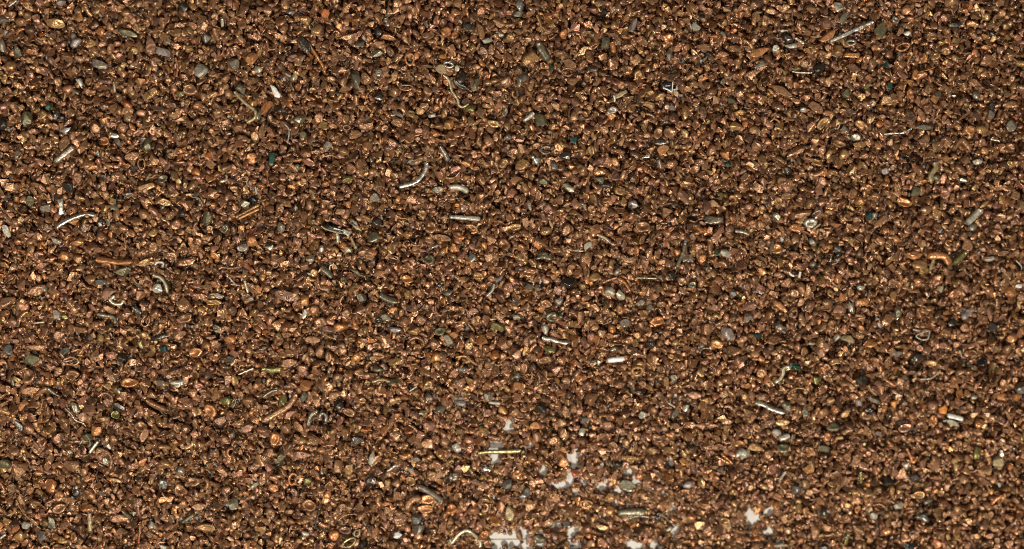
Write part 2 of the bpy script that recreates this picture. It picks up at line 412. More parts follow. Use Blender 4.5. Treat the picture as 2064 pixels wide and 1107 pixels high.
G('B', 738, 190, 26, 28, 0, 'dg', 'r'); W('B', [(65, 250), (78, 292), (112, 295), (132, 262)], 14, 'cu'); G('B', 1115, 416, 33, 28, -15, 'tn', 'f', 'flat tan disc beside silver scraps')
R('b', 375, 265, 95, 62, -12, 42, 'si', 'angular silver ring beside the tan disc'); G('b', 525, 320, 42, 58, 0, 'pg', 'r'); K('b', 590, 480, 110, 105, 20, 'dg')
W('b', [(290, 440), (365, 500), (408, 600), (430, 700), (490, 790), (540, 880), (552, 950), (625, 985), (715, 930)], 44, 'cr', 'wavy cream silver wire'); P('b', [(440, 510), (520, 510), (640, 610), (750, 670), (720, 700), (600, 690), (510, 620)], 34, 'dg', None, 'metal_strip')
W('b', [(470, 510), (560, 600), (660, 640), (735, 680)], 20, 'si'); G('b', 830, 600, 60, 120, -20, 'ol', 'o'); G('b', 745, 1010, 85, 75, -20, 'yg', 'r', 'yellow-green bead at the end of a wavy wire'); G('b', 1030, 970, 78, 40, -15, 'go', 'a', 'bright gold granule just past the yellow-green bead')
G('B', 1392, 246, 33, 22, -10, 'pg', 'a'); G('B', 1275, 165, 26, 26, 0, 'dg', 'r'); G('B', 725, 325, 38, 22, 35, 'gg', 'o')
W('s', [(1265, 150), (1245, 320), (1130, 530), (980, 690), (780, 800), (600, 850), (390, 905)], 118, 'si', 'thick shiny C-curved silver wire'); W('B', [(1110, 885), (1142, 932), (1160, 975)], 24, 'gr')
G('B', 565, 222, 52, 20, 5, 'cu', 'o'); W('B', [(412, 944), (452, 936), (500, 955)], 9, 'cu'); W('B', [(168, 738), (200, 788), (190, 865)], 9, 'pg'); G('B', 233, 468, 17, 18, 0, 'cr', 'a'); G('B', 192, 446, 24, 14, -40, 'gr', 'o')
G('B', 833, 555, 32, 31, 0, 'cu', 'r'); G('B', 1357, 190, 20, 52, 15, 'cu', 'f'); G('B', 1062, 696, 22, 15, 0, 'pg', 'a'); W('B', [(22, 160), (45, 188)], 9, 'rd', look='thin bright red copper sliver'); G('B', 285, 815, 22, 20, 0, 'ol', 'f')
R('B', 905, 528, 44, 22, 0, 12, 'cu'); G('B', 855, 740, 40, 26, 0, 'cu', 'f'); G('B', 665, 472, 36, 40, 0, 'cu', 'a'); G('B', 530, 915, 34, 32, 0, 'cu', 'r'); G('B', 600, 810, 44, 26, 10, 'cu', 'f')
G('B', 1140, 685, 22, 36, -25, 'go', 'o'); G('B', 1430, 745, 40, 24, -20, 'go', 'c'); G('B', 430, 885, 26, 34, 0, 'gr', 'f'); G('B', 1310, 505, 20, 40, 10, 'dk', 'f'); G('B', 625, 268, 30, 18, 10, 'gg', 'a')
G('B', 60, 655, 28, 52, -25, 'or', 'a'); G('B', 835, 460, 24, 30, 0, 'go', 'a'); G('B', 800, 220, 46, 22, -10, 'or', 'o'); G('B', 10, 690, 20, 36, 0, 'gg', 'r'); G('B', 215, 72, 22, 16, 20, 'bg', 'a'); G('B', 695, 962, 16, 20, 0, 'bg', 'r')
G('B', 1500, 675, 18, 30, -15, 'gr', 'c'); G('B', 1520, 830, 26, 18, 0, 'gr', 'r'); G('B', 855, 690, 40, 14, -30, 'gr', 'o'); R('B', 547, 770, 24, 18, 0, 9, 'cu')
# --- top row, third quarter
W('C', [(160, 262), (190, 315), (224, 365)], 36, 'gg', 'grey-green rod sloping down to a green speck'); G('C', 240, 412, 18, 18, 0, 'gn', 'a'); K('C', 60, 482, 46, 36, 25, 'gr')
P('C', [(612, 580), (640, 562), (690, 540), (690, 562), (655, 592), (614, 600)], 18, 'tn', 'tan triangular chip with a pale edge', extra=[('edge', 'tube', [(612, 578), (618, 600), (614, 615)], 12, 'wh', 6)])
P('c', [(430, 430), (480, 360), (775, 360), (750, 640), (490, 505)], 90, 'bk', 'black chip with a pale rim', extra=[('rim', 'tube', [(500, 515), (620, 560), (740, 630)], 55, 'wh', 40), ('rim', 'tube', [(765, 365), (758, 480), (745, 640)], 36, 'wh', 44), ('ridge', 'tube', [(540, 465), (620, 460), (700, 455)], 36, 'li', 48)])
G('c', 850, 660, 100, 70, -30, 'tn', 'o'); G('c', 830, 580, 42, 28, -40, 'wh', 'a')
G('C', 172, 722, 40, 36, -20, 'ol', 'f', 'flat olive chip touching a grey stick', 'plastic_chip'); W('C', [(68, 730), (100, 708), (132, 680)], 22, 'pg'); P('C', [(342, 828), (395, 824), (384, 874), (362, 862)], 10, 'te', 'teal-green pointed plastic flake', 'plastic_flake')
G('C', 890, 858, 33, 21, -5, 'dg', 'f'); G('C', 913, 905, 38, 32, 15, 'or', 'f', 'orange-pink flat copper disc under a dark grain'); G('C', 1110, 160, 28, 25, 0, 'pg', 'a', 'small pale silver bead with a dark shadow'); G('C', 565, 260, 32, 38, -30, 'gg', 'a'); G('C', 730, 150, 20, 46, -15, 'li', 'o')
G('C', 325, 940, 40, 27, 5, 'dg', 'f'); R('C', 205, 905, 36, 28, 0, 13, 'gr', gap=1.2); G('C', 254, 1000, 22, 27, 0, 'bg', 'r'); K('C', 140, 962, 34, 26, -30, 'si'); G('C', 525, 1086, 32, 20, 0, 'gg', 'r'); G('C', 190, 1092, 30, 22, 0, 'gg', 'a'); G('C', 950, 335, 22, 30, 20, 'gr', 'a')
G('C', 45, 35, 24, 40, 0, 'bg', 'r'); G('C', 35, 85, 26, 18, 0, 'pg', 'a'); G('C', 830, 550, 33, 28, 0, 'go', 'a', 'bright golden facetted copper granule beside a black chip'); W('C', [(150, 95), (170, 145), (186, 200)], 15, 'go'); W('C', [(604, 255), (616, 322)], 24, 'or'); G('C', 363, 490, 34, 26, -10, 'cu', 'f')
G('C', 1160, 290, 46, 28, -5, 'cu', 'f'); G('C', 1328, 612, 28, 20, -30, 'ol', 'f'); G('C', 1490, 318, 62, 24, 12, 'or', 'f'); P('C', [(1450, 415), (1500, 360), (1530, 390), (1495, 405)], 12, 'gg', None, 'metal_flake'); P('C', [(780, 955), (810, 930), (832, 935), (825, 952)], 10, 'si', None, 'metal_flake'); G('C', 1304, 992, 20, 16, 0, 'gn', 'a', name='plastic_chip')
P('C', [(418, 510), (432, 490), (448, 512)], 12, 'li', None, 'metal_flake'); R('C', 1045, 410, 22, 30, 0, 12, 'cu', gap=1.4); G('C', 1042, 682, 25, 46, -15, 'go', 'o'); P('C', [(590, 905), (640, 895), (680, 915), (655, 960), (640, 925)], 16, 'cu', None, 'copper_flake'); G('C', 1350, 762, 40, 26, -5, 'go', 'r')
G('C', 350, 385, 40, 32, 0, 'cu', 'f'); R('C', 335, 435, 38, 28, 0, 10, 'cu', gap=1.0); G('C', 765, 450, 30, 34, 0, 'go', 'c'); G('C', 955, 800, 42, 34, 0, 'cu', 'c'); G('C', 880, 800, 26, 42, -20, 'cu', 'c'); G('C', 825, 632, 36, 22, -5, 'go', 'a'); G('C', 660, 850, 14, 32, -15, 'go', 'o')
G('C', 965, 990, 34, 28, 0, 'cu', 'a'); G('C', 60, 995, 45, 30, 30, 'go', 'a'); G('C', 965, 645, 24, 28, 0, 'gr', 'f'); G('C', 930, 640, 20, 25, 0, 'dk', 'r'); G('C', 1155, 675, 22, 34, 10, 'dk', 'f'); G('C', 1345, 295, 40, 22, -10, 'cu', 'f'); G('C', 1190, 325, 24, 18, 0, 'dg', 'r'); G('C', 600, 665, 34, 26, 0, 'li', 'c'); G('C', 940, 235, 36, 36, 0, 'or', 'c')
G('C', 555, 75, 20, 24, 0, 'dg', 'f'); G('C', 105, 350, 52, 34, 30, 'go', 'a'); G('C', 1490, 75, 24, 12, 0, 'gr', 'o'); G('C', 1460, 110, 16, 44, -10, 'go', 'o'); G('C', 775, 302, 20, 24, 0, 'go', 'a'); G('C', 1100, 510, 22, 26, 30, 'go', 'a'); W('C', [(1085, 95), (1130, 125)], 10, 'cu'); G('C', 1145, 100, 20, 12, 0, 'bk', 'a')
# --- top row, last quarter
W('D', [(380, 252), (450, 222), (510, 192), (570, 165), (642, 132)], 21, 'si', 'long straight twisted silver wire', rough=0.2); R('D', 512, 257, 31, 22, 0, 16, 'gr', 'grey bead ring beneath a straight silver wire'); G('D', 375, 220, 56, 24, 32, 'or', 'f'); G('D', 688, 186, 38, 50, 5, 'ol', 'f', 'large olive-brown ridged disc')
G('D', 130, 235, 36, 30, 0, 'dg', 'r'); G('D', 150, 276, 38, 17, 0, 'pg', 'o'); G('D', 57, 295, 22, 24, 20, 'pg', 'a'); G('D', 437, 44, 36, 28, -30, 'gr', 'f'); G('D', 1130, 146, 46, 22, -5, 'dg', 'o'); G('D', 852, 202, 20, 15, 0, 'wh', 'r'); W('D', [(178, 230), (230, 264)], 13, 'cr')
W('D', [(155, 432), (205, 439), (270, 440)], 9, 'pg', 'thin level silver hair wire touching dark foil'); K('D', 315, 420, 48, 34, 10, 'dg'); W('D', [(695, 810), (760, 806), (832, 800), (872, 778)], 10, 'si', 'thin silver hair wire curling up'); G('D', 955, 766, 55, 18, -5, 'gg', 'o'); G('D', 540, 826, 32, 26, -10, 'gr', 'a'); G('D', 565, 872, 40, 20, 0, 'go', 'f', 'bright golden flat copper granule under a grey lump')
W('D', [(1018, 980), (1022, 1015), (992, 1055), (1000, 1107)], 30, 'tn', 'tan brown S-curved wire', bow=0.01); G('D', 186, 915, 68, 20, 28, 'cu', 'o'); R('D', 832, 950, 32, 16, 0, 10, 'dg'); R('D', 820, 285, 44, 28, 15, 14, 'or'); G('D', 222, 662, 20, 16, 0, 'pg', 'r'); G('D', 345, 740, 48, 26, 42, 'go', 'c'); G('D', 1358, 660, 20, 36, -10, 'dg', 'f')
W('D', [(1122, 908), (1172, 852), (1188, 852), (1236, 905)], 28, 'cu', 'folded brown copper strip shaped like a tent', flat=0.5); G('D', 1265, 576, 22, 26, 0, 'gr', 'r'); G('D', 608, 520, 24, 17, 20, 'yg', 'a'); G('D', 485, 562, 28, 30, 0, 'ol', 'f'); G('D', 728, 392, 17, 22, 0, 'te', 'a', name='plastic_chip'); G('D', 748, 522, 15, 26, 0, 'te', 'f', name='plastic_chip')
G('D', 938, 690, 18, 48, 28, 'pk', 'f'); G('D', 1270, 975, 32, 22, 0, 'gr', 'a'); G('D', 740, 325, 26, 25, 0, 'cu', 'r'); G('D', 1190, 1086, 30, 16, 0, 'gg', 'o'); G('D', 1032, 1070, 26, 22, 0, 'gg', 'r'); G('D', 1290, 780, 34, 30, 0, 'go', 'r'); G('D', 1482, 760, 36, 36, 0, 'gr', 'f'); G('D', 780, 122, 22, 26, 0, 'gr', 'c'); G('D', 275, 55, 32, 28, 0, 'cu', 'f')
G('D', 440, 305, 28, 34, 0, 'go', 'r'); P('D', [(470, 345), (560, 350), (565, 320), (480, 318)], 18, 'or', None, 'copper_flake'); G('D', 865, 565, 20, 34, 0, 'or', 'c'); G('D', 95, 548, 74, 26, -20, 'cu', 'f'); G('D', 70, 640, 36, 28, 0, 'cu', 'r'); G('D', 440, 868, 42, 24, -20, 'cu', 'c'); G('D', 1265, 505, 46, 24, -30, 'cu', 'f'); G('D', 1475, 630, 52, 22, 5, 'cu', 'c'); G('D', 1465, 892, 36, 34, 0, 'cu', 'c')
G('D', 305, 980, 42, 20, -15, 'go', 'c'); G('D', 475, 775, 28, 22, 0, 'gr', 'f'); G('D', 960, 835, 30, 24, 0, 'cu', 'f'); G('D', 300, 650, 50, 26, -35, 'cu', 'f'); G('D', 130, 1030, 26, 24, 0, 'dg', 'f'); G('D', 1345, 690, 24, 30, 30, 'gr', 'a'); G('D', 190, 415, 24, 14, 0, 'yg', 'a'); G('D', 900, 450, 22, 34, 0, 'or', 'c'); G('D', 1130, 580, 20, 14, 0, 'dg', 'r'); G('D', 720, 1030, 24, 24, 0, 'li', 'a'); W('D', [(1350, 838), (1405, 850)], 10, 'cr')
G('D', 470, 110, 22, 40, -35, 'gg', 'f'); W('D', [(920, 436), (980, 420), (1015, 405)], 10, 'go'); G('D', 110, 185, 26, 12, 0, 'gr', 'o')
# --- middle row, first quarter
W('E', [(340, 268), (400, 230), (470, 200), (525, 186), (578, 196)], 25, 'si', 'silver wire bent at its upper end'); G('E', 606, 235, 16, 28, -30, 'dg', 'a'); G('E', 607, 248, 12, 12, 0, 'wh', 'a')
P('E', [(345, 95), (380, 92), (385, 165), (392, 188), (352, 196), (358, 150)], 14, 'si', 'upright bent silver plate with a pale foot', 'metal_plate'); W('E', [(580, 462), (650, 468), (720, 478), (802, 472)], 30, 'or', 'long level orange copper bar'); G('E', 740, 532, 46, 29, -5, 'ol', 'f', 'smooth dark olive disc under the orange bar')
W('E', [(692, 680), (665, 705), (690, 728), (728, 730), (742, 708)], 17, 'cr', 'cream silver wire bent into an angular loop'); W('E', [(925, 553), (970, 570), (1000, 610), (1012, 662)], 21, 'cr', 'tan silver wire curving round a pale lump'); G('E', 948, 636, 30, 29, 0, 'pg', 'a'); W('E', [(936, 498), (950, 478), (985, 482), (978, 508)], 15, 'pg')
W('E', [(880, 798), (858, 822), (852, 852), (876, 866), (900, 838), (896, 802)], 11, 'cu', 'brown copper wire curled into an eyelet'); G('E', 391, 803, 20, 19, 0, 'yg', 'a'); W('E', [(205, 845), (270, 838)], 9, 'cr'); W('E', [(592, 790), (640, 800), (688, 812), (696, 852)], 24, 'gg', flat=0.5); K('E', 828, 765, 30, 34, 10, 'dg')
G('E', 610, 600, 36, 20, 10, 'bg', 'a'); G('E', 960, 930, 54, 22, 5, 'dg', 'o', 'long dark green-grey oblong grain'); P('E', [(965, 985), (1003, 983), (1008, 1015), (972, 1020)], 16, 'te', 'square teal plastic chip'); P('E', [(822, 960), (855, 945), (864, 992), (842, 998)], 12, 'yg', None, 'metal_flake')
W('E', [(385, 1065), (430, 1052), (472, 1070), (455, 1095), (405, 1092), (400, 1075), (440, 1070)], 12, 'cu'); W('E', [(430, 1018), (470, 1005), (490, 1015), (470, 1035), (500, 1042)], 13, 'or'); G('E', 195, 1065, 50, 34, -8, 'ol', 'f'); G('E', 45, 1005, 30, 34, 0, 'bg', 'r'); G('E', 386, 440, 30, 28, 0, 'or', 'r', 'bright orange round copper granule' )
W('E', [(1420, 208), (1480, 178), (1560, 132)], 16, 'go'); W('E', [(1440, 215), (1500, 185), (1562, 155)], 16, 'or'); G('E', 1095, 182, 24, 24, 0, 'dg', 'r'); G('E', 1478, 128, 32, 30, 0, 'gg', 'a'); G('E', 1520, 100, 28, 20, 10, 'bk', 'a'); G('E', 1252, 206, 32, 38, 0, 'ol', 'f'); G('E', 1466, 390, 35, 24, 5, 'gr', 'f')
W('E', [(1478, 590), (1500, 662)], 14, 'cr', 'pale straight wire pointing down'); W('E', [(1382, 568), (1422, 612)], 8, 'pg'); W('E', [(1160, 85), (1202, 95), (1226, 142)], 8, 'gr'); G('E', 40, 290, 20, 40, 20, 'pg', 'f'); G('E', 648, 660, 44, 28, 35, 'pk', 'f'); G('E', 225, 650, 58, 30, 18, 'cu', 'f', 'large flat brown copper slab'); G('E', 40, 718, 58, 30, 20, 'cu', 'o')
G('E', 1310, 880, 30, 22, -20, 'gg', 'c'); G('E', 1514, 697, 16, 16, 0, 'pg', 'r'); G('E', 335, 350, 36, 16, -20, 'pg', 'o'); P('E', [(1070, 500), (1085, 462), (1120, 455), (1185, 450), (1165, 495), (1110, 500)], 20, 'cu', None, 'copper_flake'); G('E', 1387, 940, 36, 28, 0, 'or', 'r'); W('E', [(1340, 508), (1400, 512), (1460, 500)], 12, 'cu')
G('E', 1110, 740, 44, 40, -50, 'cu', 'f'); G('E', 1115, 815, 50, 28, 10, 'cu', 'c'); G('E', 660, 760, 46, 22, -35, 'cu', 'f'); G('E', 545, 580, 36, 28, 0, 'cu', 'r'); G('E', 470, 355, 36, 24, 0, 'or', 'r'); G('E', 610, 320, 32, 32, 0, 'cu', 'r'); G('E', 480, 885, 50, 20, -5, 'cu', 'o'); G('E', 360, 915, 40, 28, 20, 'pk', 'f'); G('E', 180, 940, 36, 26, 0, 'pk', 'a'); G('E', 210, 990, 62, 20, 0, 'cu', 'o')
G('E', 1080, 915, 40, 26, 45, 'cu', 'f'); G('E', 1520, 345, 34, 38, 0, 'or', 'r'); G('E', 985, 115, 48, 24, 0, 'go', 'f'); G('E', 880, 25, 52, 22, 20, 'go', 'f'); G('E', 735, 1055, 34, 24, 0, 'dg', 'r'); G('E', 1310, 682, 44, 18, 0, 'gr', 'f'); G('E', 1180, 1020, 44, 32, 20, 'or', 'c'); G('E', 875, 480, 46, 22, 25, 'go', 'c'); G('E', 1025, 430, 42, 24, -8, 'cu', 'f'); G('E', 80, 835, 28, 34, 0, 'pk', 'r')
G('E', 1290, 720, 50, 22, -10, 'go', 'c'); G('E', 410, 30, 36, 30, 0, 'dg', 'a'); G('E', 45, 92, 26, 12, 30, 'bg', 'o'); G('E', 275, 150, 34, 26, 0, 'gr', 'a'); G('E', 180, 110, 26, 34, 0, 'ol', 'f'); G('E', 780, 75, 30, 18, 0, 'gr', 'c'); G('E', 390, 1015, 32, 26, 0, 'bg', 'a'); G('E', 345, 795, 24, 34, 0, 'gr', 'f'); G('E', 1355, 275, 20, 30, -20, 'gg', 'c'); W('E', [(1010, 380), (1060, 415)], 11, 'cu'); W('E', [(752, 330), (762, 395)], 12, 'cu')
# --- middle row, second quarter
P('f', [(85, 280), (160, 238), (310, 265), (540, 345), (575, 440), (410, 405), (200, 345)], 80, 'bk', 'black plastic strip with a pale tip', 'plastic_strip', extra=[('rim', 'tube', [(80, 285), (200, 355), (400, 410), (560, 450)], 42, 'tn', 10), ('rim', 'tube', [(370, 330), (480, 360), (565, 390)], 40, 'wh', 42), ('tip', 'plate', [(560, 345), (775, 400), (690, 510), (560, 460)], 70, 'pg', 8)])
W('f', [(430, 450), (455, 540), (460, 680)], 60, 'cr', flat=0.6); W('f', [(745, 540), (800, 660), (870, 800)], 62, 'tn', flat=0.6); P('f', [(700, 150), (760, 110), (880, 200), (1000, 410), (930, 400), (800, 290)], 90, 'tn', 'tan chip with a blue patch', extra=[('blue_patch', 'plate', [(745, 220), (800, 195), (890, 290), (830, 280)], 50, 'bl', 45)])
G('f', 1250, 540, 145, 125, 10, 'gg', 'r', 'large greenish grey bead with concentric rings'); G('f', 1315, 210, 100, 100, 0, 'dg', 'r'); G('f', 610, 740, 125, 75, -35, 'or', 'o'); G('f', 695, 810, 80, 70, 10, 'cr', 'a'); G('f', 95, 790, 55, 85, -15, 'pg', 'r')
W('F', [(395, 508), (430, 538), (462, 570)], 34, 'gg', 'short grey-green stub sloping down'); W('F', [(445, 525), (448, 498), (475, 495), (488, 520)], 9, 'pg'); W('F', [(1172, 205), (1230, 209), (1290, 212), (1352, 217)], 25, 'pg', 'straight level dull silver wire'); W('F', [(1165, 25), (1215, 24), (1255, 36), (1282, 56)], 28, 'pg', 'dull silver wire bowed like an eyebrow'); W('F', [(750, 675), (800, 700), (856, 716)], 38, 'gg', 'grey rod with a yellowish end')
P('F', [(558, 512), (602, 520), (645, 558), (672, 572), (608, 556)], 18, 'ol', 'pointed olive metal wedge', 'metal_flake'); G('F', 180, 680, 80, 30, -18, 'dk', 'f', 'long dark brown copper lump beside an orange one'); G('F', 1305, 452, 26, 27, 0, 'bg', 'r', 'small blue-grey round grain with flat face'); W('F', [(1437, 612), (1426, 645), (1386, 684)], 18, 'pg'); G('F', 1460, 868, 44, 25, -30, 'yg', 'o', 'plump yellow-green oblong grain')
R('F', 740, 830, 24, 22, 0, 14, 'dg'); G('F', 840, 885, 36, 16, -5, 'li', 'o'); G('F', 990, 825, 36, 32, 0, 'pk', 'f'); W('F', [(1268, 254), (1310, 258), (1332, 290), (1298, 302)], 12, 'or'); R('F', 1122, 122, 24, 22, 0, 10, 'cu', gap=0.9); W('F', [(925, 945), (965, 930), (1005, 950), (1015, 985)], 14, 'cu'); P('F', [(215, 165), (240, 125), (258, 150), (250, 172)], 14, 'gr', None, 'metal_flake'); G('F', 430, 882, 38, 22, 0, 'dk', 'f')
G('F', 325, 456, 26, 22, 0, 'pg', 'r'); G('F', 1078, 382, 32, 13, 5, 'gr', 'o'); G('F', 1195, 912, 28, 22, -20, 'or', 'a', 'bright orange facetted copper granule'); R('F', 1105, 765, 28, 44, 20, 16, 'cu', gap=2.2); K('F', 1110, 612, 24, 24, 0, 'dg'); W('F', [(400, 905), (440, 928), (485, 942)], 9, 'go'); G('F', 295, 705, 30, 34, -20, 'or', 'r'); G('F', 720, 85, 32, 26, 0, 'gr', 'f')
G('F', 510, 870, 46, 28, 5, 'or', 'r'); G('F', 390, 840, 40, 30, 20, 'cu', 'c'); G('F', 340, 945, 48, 22, -5, 'cu', 'f'); G('F', 385, 1015, 24, 40, -20, 'cu', 'f'); G('F', 740, 1040, 40, 22, -5, 'cu', 'c'); G('F', 845, 1080, 46, 24, 20, 'go', 'o'); G('F', 955, 890, 34, 26, 0, 'go', 'a'); G('F', 1055, 265, 36, 40, 0, 'cu', 'c'); G('F', 915, 580, 36, 26, 0, 'or', 'c'); G('F', 1525, 270, 40, 20, 5, 'go', 'o'); G('F', 1500, 370, 36, 36, 0, 'cu', 'c'); G('F', 1310, 775, 34, 22, 0, 'pk', 'f')
G('F', 1160, 950, 28, 38, 10, 'gr', 'f'); G('F', 1110, 895, 40, 26, 10, 'ol', 'c'); G('F', 200, 1085, 50, 24, 0, 'cu', 'f'); G('F', 290, 500, 30, 26, 0, 'pk', 'r'); G('F', 150, 265, 26, 34, 20, 'gr', 'a'); G('F', 75, 385, 30, 24, 0, 'gg', 'a'); G('F', 1115, 330, 60, 20, -10, 'cu', 'f'); G('F', 640, 695, 34, 26, -40, 'gr', 'a'); G('F', 660, 205, 36, 12, -35, 'go', 'o'); G('F', 625, 65, 30, 18, -40, 'dk', 'o'); G('F', 1005, 188, 24, 28, 0, 'go', 'c'); G('F', 1345, 560, 36, 24, 0, 'go', 'c'); G('F', 290, 792, 18, 30, -25, 'pg', 'f'); G('F', 1100, 45, 32, 26, 0, 'gg', 'a')
W('F', [(1280, 850), (1318, 895)], 9, 'go'); W('F', [(1205, 1050), (1260, 1045), (1300, 1075), (1330, 1095)], 13, 'go'); G('F', 1045, 460, 34, 30, 0, 'ol', 'c'); G('F', 780, 808, 36, 24, 0, 'gg', 'f')
# --- middle row, third quarter
W('h', [(365, 888), (430, 915), (530, 922), (620, 950), (730, 980), (830, 1000), (940, 1012)], 78, 'si', 'speckled silver wire beneath two pale beads', rough=0.22); G('h', 560, 425, 125, 110, 10, 'gg', 'c', 'grey bead with a dark slot'); G('h', 425, 700, 80, 118, -12, 'pg', 'r', 'pale egg-shaped metal bead'); G('h', 735, 90, 112, 88, 10, 'gr', 'a', 'broad grey lump above the slotted bead'); G('h', 765, 385, 55, 75, 15, 'gn', 'a', name='plastic_chip')
W('w', [(820, 480), (1000, 460), (1200, 440), (1445, 405)], 165, 'wh', 'brightest white metal rod', rough=0.06); G('w', 520, 545, 100, 72, 25, 'cr', 'a'); G('w', 350, 605, 68, 56, 20, 'cr', 'a')
K('g', 690, 800, 105, 95, 10, 'dg', 'crumpled black and silver foil knot'); G('g', 700, 730, 26, 20, 0, 'pg', 'r', 'silver glint lump on top of the foil knot'); G('g', 640, 855, 26, 24, 0, 'si', 'a', 'silver nub low on the foil knot, toward the stick'); G('g', 715, 852, 26, 16, 10, 'si', 'a', 'flattened silver nub low on the foil knot'); W('g', [(935, 190), (905, 340), (835, 490), (775, 650)], 68, 'gg', 'long flat grey-tan stick pointing at foil', flat=0.5); W('g', [(25, 825), (200, 832), (405, 845)], 44, 'gg', 'thin level greenish silver stick'); G('g', 475, 825, 66, 55, 0, 'gg', 'r', 'greenish bead between a thin stick and foil knot'); G('g', 785, 355, 65, 70, 0, 'or', 'r')
G('G', 340, 30, 40, 19, -25, 'cr', 'a', 'pale cream pointed chip', 'metal_chip'); K('G', 1215, 220, 60, 30, 10, 'gr'); G('G', 1285, 422, 38, 25, -15, 'pg', 'a', 'pale wedge beside a green speck'); G('G', 1236, 420, 22, 16, 10, 'gn', 'a', name='plastic_chip'); K('G', 190, 442, 56, 30, 10, 'gg'); G('G', 345, 605, 46, 32, -10, 'dg', 'r'); G('G', 588, 655, 30, 32, 0, 'pg', 'r', 'pale grey bead beside a cream bead'); G('G', 655, 675, 28, 33, 0, 'cr', 'a')
G('G', 632, 532, 25, 27, 0, 'gr', 'r'); G('G', 96, 625, 35, 26, 10, 'gg', 'a'); G('G', 155, 635, 22, 16, -40, 'gr', 'o'); W('G', [(513, 310), (562, 332), (596, 362)], 15, 'cr'); G('G', 455, 376, 30, 19, 42, 'pg', 'o'); W('G', [(368, 406), (430, 410)], 10, 'pg'); W('G', [(1345, 290), (1390, 294), (1432, 312)], 14, 'pg'); G('G', 595, 495, 15, 37, -8, 'go', 'o', 'bright yellow-gold upright copper sliver'); W('G', [(640, 575), (682, 602), (716, 655)], 18, 'or'); W('G', [(545, 602), (585, 585), (632, 570)], 16, 'cu')
G('G', 500, 568, 36, 30, 0, 'go', 'r'); G('G', 1335, 665, 22, 26, 0, 'bg', 'a'); G('G', 1378, 676, 16, 13, 0, 'yg', 'a'); G('G', 1425, 816, 28, 30, 0, 'gr', 'f'); G('G', 842, 976, 20, 26, 0, 'dg', 'a'); P('G', [(645, 440), (670, 425), (700, 465), (760, 440), (740, 480), (680, 485)], 18, 'cu', 'crescent brown copper flake', 'copper_flake'); G('G', 1480, 916, 26, 14, 0, 'te', 'a', name='plastic_chip'); G('G', 105, 135, 15, 32, 0, 'gr', 'o'); W('G', [(1130, 1030), (1140, 1005), (1165, 995), (1190, 998)], 13, 'gg')
G('G', 36, 810, 32, 18, 0, 'gg', 'o'); G('G', 226, 1002, 36, 23, 10, 'yg', 'o'); G('G', 1500, 635, 28, 26, 0, 'pk', 'f'); G('G', 770, 722, 30, 22, 0, 'gr', 'f'); G('G', 205, 728, 38, 28, -15, 'cu', 'c'); G('G', 1270, 485, 34, 28, 0, 'cu', 'r'); G('G', 935, 172, 32, 28, 0, 'cu', 'f'); G('G', 205, 288, 36, 28, 0, 'cu', 'r'); G('G', 330, 280, 32, 38, 0, 'cu', 'a'); G('G', 20, 265, 36, 22, 5, 'go', 'c'); G('G', 650, 45, 34, 28, 0, 'go', 'c'); G('G', 1040, 85, 50, 26, -45, 'pk', 'f')
G('G', 790, 265, 48, 34, 0, 'cu', 'c')
G('G', 1085, 612, 26, 22, 0, 'gg', 'c'); G('G', 105, 540, 42, 30, 0, 'cu', 'c'); G('G', 455, 450, 26, 40, 0, 'cu', 'f'); G('G', 362, 500, 22, 28, -25, 'cu', 'o'); G('G', 680, 845, 32, 26, 0, 'gr', 'f'); G('G', 1170, 880, 34, 36, 0, 'cu', 'r'); G('G', 1430, 745, 50, 26, 10, 'pk', 'f'); G('G', 1300, 905, 44, 34, -20, 'li', 'a'); G('G', 1350, 1010, 40, 26, 0, 'cu', 'a'); G('G', 1235, 970, 40, 32, 0, 'or', 'c'); G('G', 200, 1065, 44, 26, 0, 'cu', 'c'); G('G', 20, 1025, 34, 40, 0, 'pk', 'a'); G('G', 850, 1060, 36, 40, 0, 'cu', 'a'); G('G', 770, 1088, 36, 24, 0, 'go', 'o'); G('G', 870, 830, 46, 28, 10, 'or', 'c')
G('G', 1150, 455, 24, 28, 0, 'or', 'r')
G('G', 990, 360, 22, 24, 0, 'go', 'r'); G('G', 730, 128, 30, 26, 0, 'li', 'r'); G('G', 570, 15, 36, 18, 0, 'dg', 'r'); G('G', 1250, 68, 22, 14, 0, 'yg', 'o'); W('G', [(545, 855), (600, 830)], 10, 'cu')
# --- middle row, last quarter
R('H', 265, 241, 40, 32, 5, 30, 'pg', 'pale grey bead with a pinhole'); W('H', [(272, 292), (328, 248)], 10, 'tn'); W('H', [(1205, 245), (1248, 205), (1288, 160)], 37, 'pg', 'pale grey rod with a golden grain at its end'); G('H', 1318, 128, 36, 15, 38, 'go', 'o'); W('H', [(968, 442), (1020, 434), (1078, 444), (1106, 492)], 36, 'or', 'tan-orange copper hook bent at one end'); W('H', [(1006, 465), (986, 528)], 20, 'tn')
W('H', [(1125, 488), (1165, 455), (1204, 420)], 36, 'yg', 'yellow-green stub below a brown disc'); G('H', 1216, 376, 34, 38, 0, 'cu', 'f'); W('H', [(136, 536), (150, 552), (168, 560)], 15, 'wh', 'curved white sliver facing another'); W('H', [(206, 536), (198, 572)], 16, 'wh', 'upright white sliver facing a curved one'); G('H', 63, 200, 30, 24, -30, 'gg', 'r'); G('H', 432, 402, 22, 28, 0, 'bg', 'r'); G('H', 280, 486, 22, 20, 0, 'gg', 'r'); G('H', 574, 630, 26, 19, 15, 'pg', 'r'); G('H', 285, 355, 28, 30, 0, 'gr', 'r')
